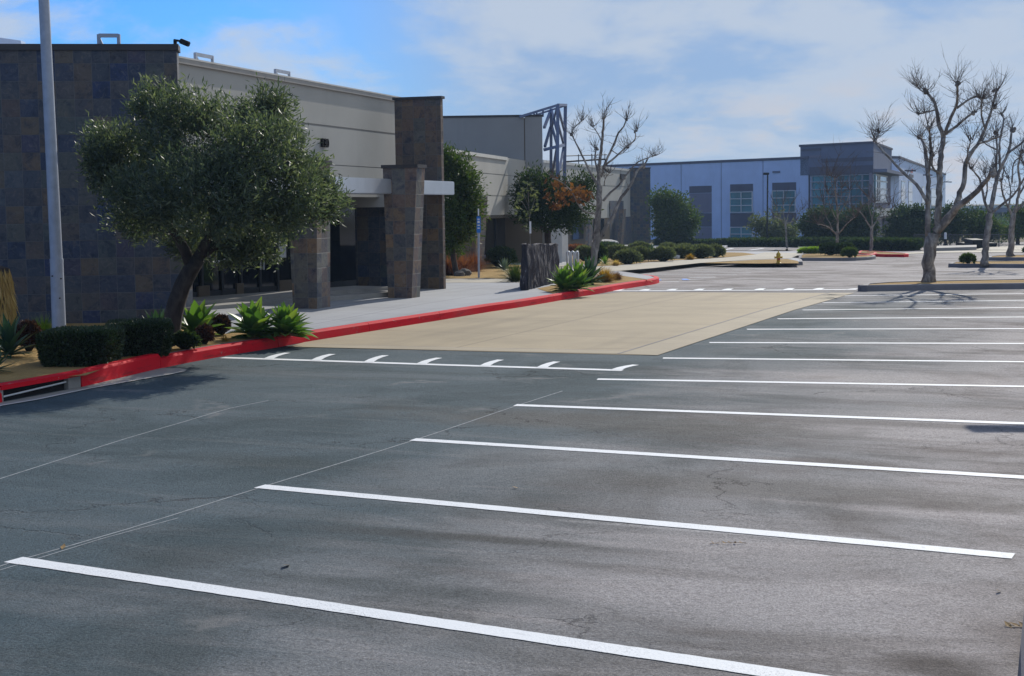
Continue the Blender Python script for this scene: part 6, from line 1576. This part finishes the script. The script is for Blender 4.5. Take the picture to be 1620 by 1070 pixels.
# ================================================================== SKY, SUN, CAMERA
w = bpy.data.worlds.new('World'); SC.world = w; w.use_nodes = True; nt = w.node_tree
bg = nt.nodes['Background']
sky = nt.nodes.new('ShaderNodeTexSky'); sky.sky_type = 'NISHITA'; sky.sun_disc = False
sky.sun_elevation = S_EL; sky.sun_rotation = S_AZ; sky.altitude = 200; sky.air_density = 1.0; sky.dust_density = .6; sky.ozone_density = 2.5
def wn(ty, **k):
    x = nt.nodes.new(ty)
    for a, v in k.items(): setattr(x, a, v)
    return x
tc = wn('ShaderNodeTexCoord'); sep = wn('ShaderNodeSeparateXYZ'); nt.links.new(tc.outputs['Generated'], sep.inputs[0])
# flat cloud deck: direction divided by height
def wm(op, a, b):
    x = wn('ShaderNodeMath', operation=op)
    for i, v in enumerate((a, b)):
        if isinstance(v, (int, float)): x.inputs[i].default_value = v
        else: nt.links.new(v, x.inputs[i])
    return x.outputs[0]
zz = wm('ADD', wm('MAXIMUM', sep.outputs[2], 0.0), .22)
cb = wn('ShaderNodeCombineXYZ'); nt.links.new(wm('DIVIDE', sep.outputs[0], zz), cb.inputs[0]); nt.links.new(wm('DIVIDE', sep.outputs[1], zz), cb.inputs[1])
mp = wn('ShaderNodeMapping'); nt.links.new(cb.outputs[0], mp.inputs[0]); mp.inputs['Location'].default_value = (0.6, .35, 0); mp.inputs['Scale'].default_value = (1, .9, 1)
def wnoise(scale, det, rough, dist=0.0):
    x = wn('ShaderNodeTexNoise'); nt.links.new(mp.outputs[0], x.inputs['Vector']); x.inputs['Scale'].default_value = scale; x.inputs['Detail'].default_value = det; x.inputs['Roughness'].default_value = rough; x.inputs['Distortion'].default_value = dist
    return x.outputs['Fac']
n1 = wnoise(1.45, 7, .55, .5); n2 = wnoise(4.2, 6, .6, .3)
def wr(f, a, b, c=0.0, d=1.0):
    x = wn('ShaderNodeMapRange', interpolation_type='SMOOTHSTEP'); nt.links.new(f, x.inputs[0])
    for i, v in enumerate((a, b, c, d)): x.inputs[i+1].default_value = v
    return x.outputs[0]
azf = wm('DIVIDE', sep.outputs[0], wm('MAXIMUM', sep.outputs[1], .05))      # tangent of the bearing
veil = wr(azf, -.20, .02)                                                    # thin veil thickens towards the sun's side
cov = wr(wm('ADD', wm('ADD', wm('MULTIPLY', n1, .72), wm('MULTIPLY', n2, .28)), wm('MULTIPLY', veil, .05)), .46, .60)
def wmix(f, a, b):
    x = wn('ShaderNodeMix', data_type='RGBA')
    for i, v in ((0, f), (6, a), (7, b)):
        if isinstance(v, (int, float)): x.inputs[i].default_value = v
        elif isinstance(v, tuple): x.inputs[i].default_value = v
        else: nt.links.new(v, x.inputs[i])
    return x.outputs[2]
SKY_S = .10
blue = wmix(1.0, sky.outputs[0], sky.outputs[0])
tint = wn('ShaderNodeMix', data_type='RGBA', blend_type='MULTIPLY'); tint.inputs[0].default_value = 1; nt.links.new(sky.outputs[0], tint.inputs[6]); tint.inputs[7].default_value = (.26, .66, 1.30, 1)
c_base = wmix(wm('MULTIPLY', veil, .88), tint.outputs[2], (3.2, 4.3, 6.2, 1))
c_cloud = wmix(wm('MULTIPLY', cov, .85), c_base, (5.3, 6.1, 7.3, 1))
warm = wm('MULTIPLY', wr(n2, .50, .68), wm('MULTIPLY', wr(sep.outputs[2], .10, .04), wr(azf, .02, .22)))
c_fin = wmix(wm('MULTIPLY', warm, .55), c_cloud, (6.6, 6.0, 5.9, 1))
nt.links.new(c_fin, bg.inputs[0]); bg.inputs[1].default_value = SKY_S

sl = bpy.data.lights.new('sun', 'SUN'); sl.energy = 4.2; sl.angle = math.radians(.5); sl.color = (1, .95, .86)
so_ = bpy.data.objects.new('sun', sl); COL.objects.link(so_); so_.rotation_euler = sdir.to_track_quat('Z', 'Y').to_euler(); so_.location = (0, 0, 30)

cam = bpy.data.cameras.new('camera'); cam.sensor_width = 36; cam.lens = F/1620*36; cam.clip_end = 5000; cam.clip_start = .1
co_ = bpy.data.objects.new('camera', cam); COL.objects.link(co_); co_.location = CAM
from mathutils import Matrix
co_.rotation_euler = Matrix((RT, UP, -_fw)).transposed().to_euler()
SC.camera = co_
vs_ = SC.view_settings; vs_.view_transform = 'Standard'; vs_.look = 'None'; vs_.exposure = 0.0; vs_.gamma = 1.0
SC.cycles.use_denoising = True
SC.cycles.max_bounces = 6
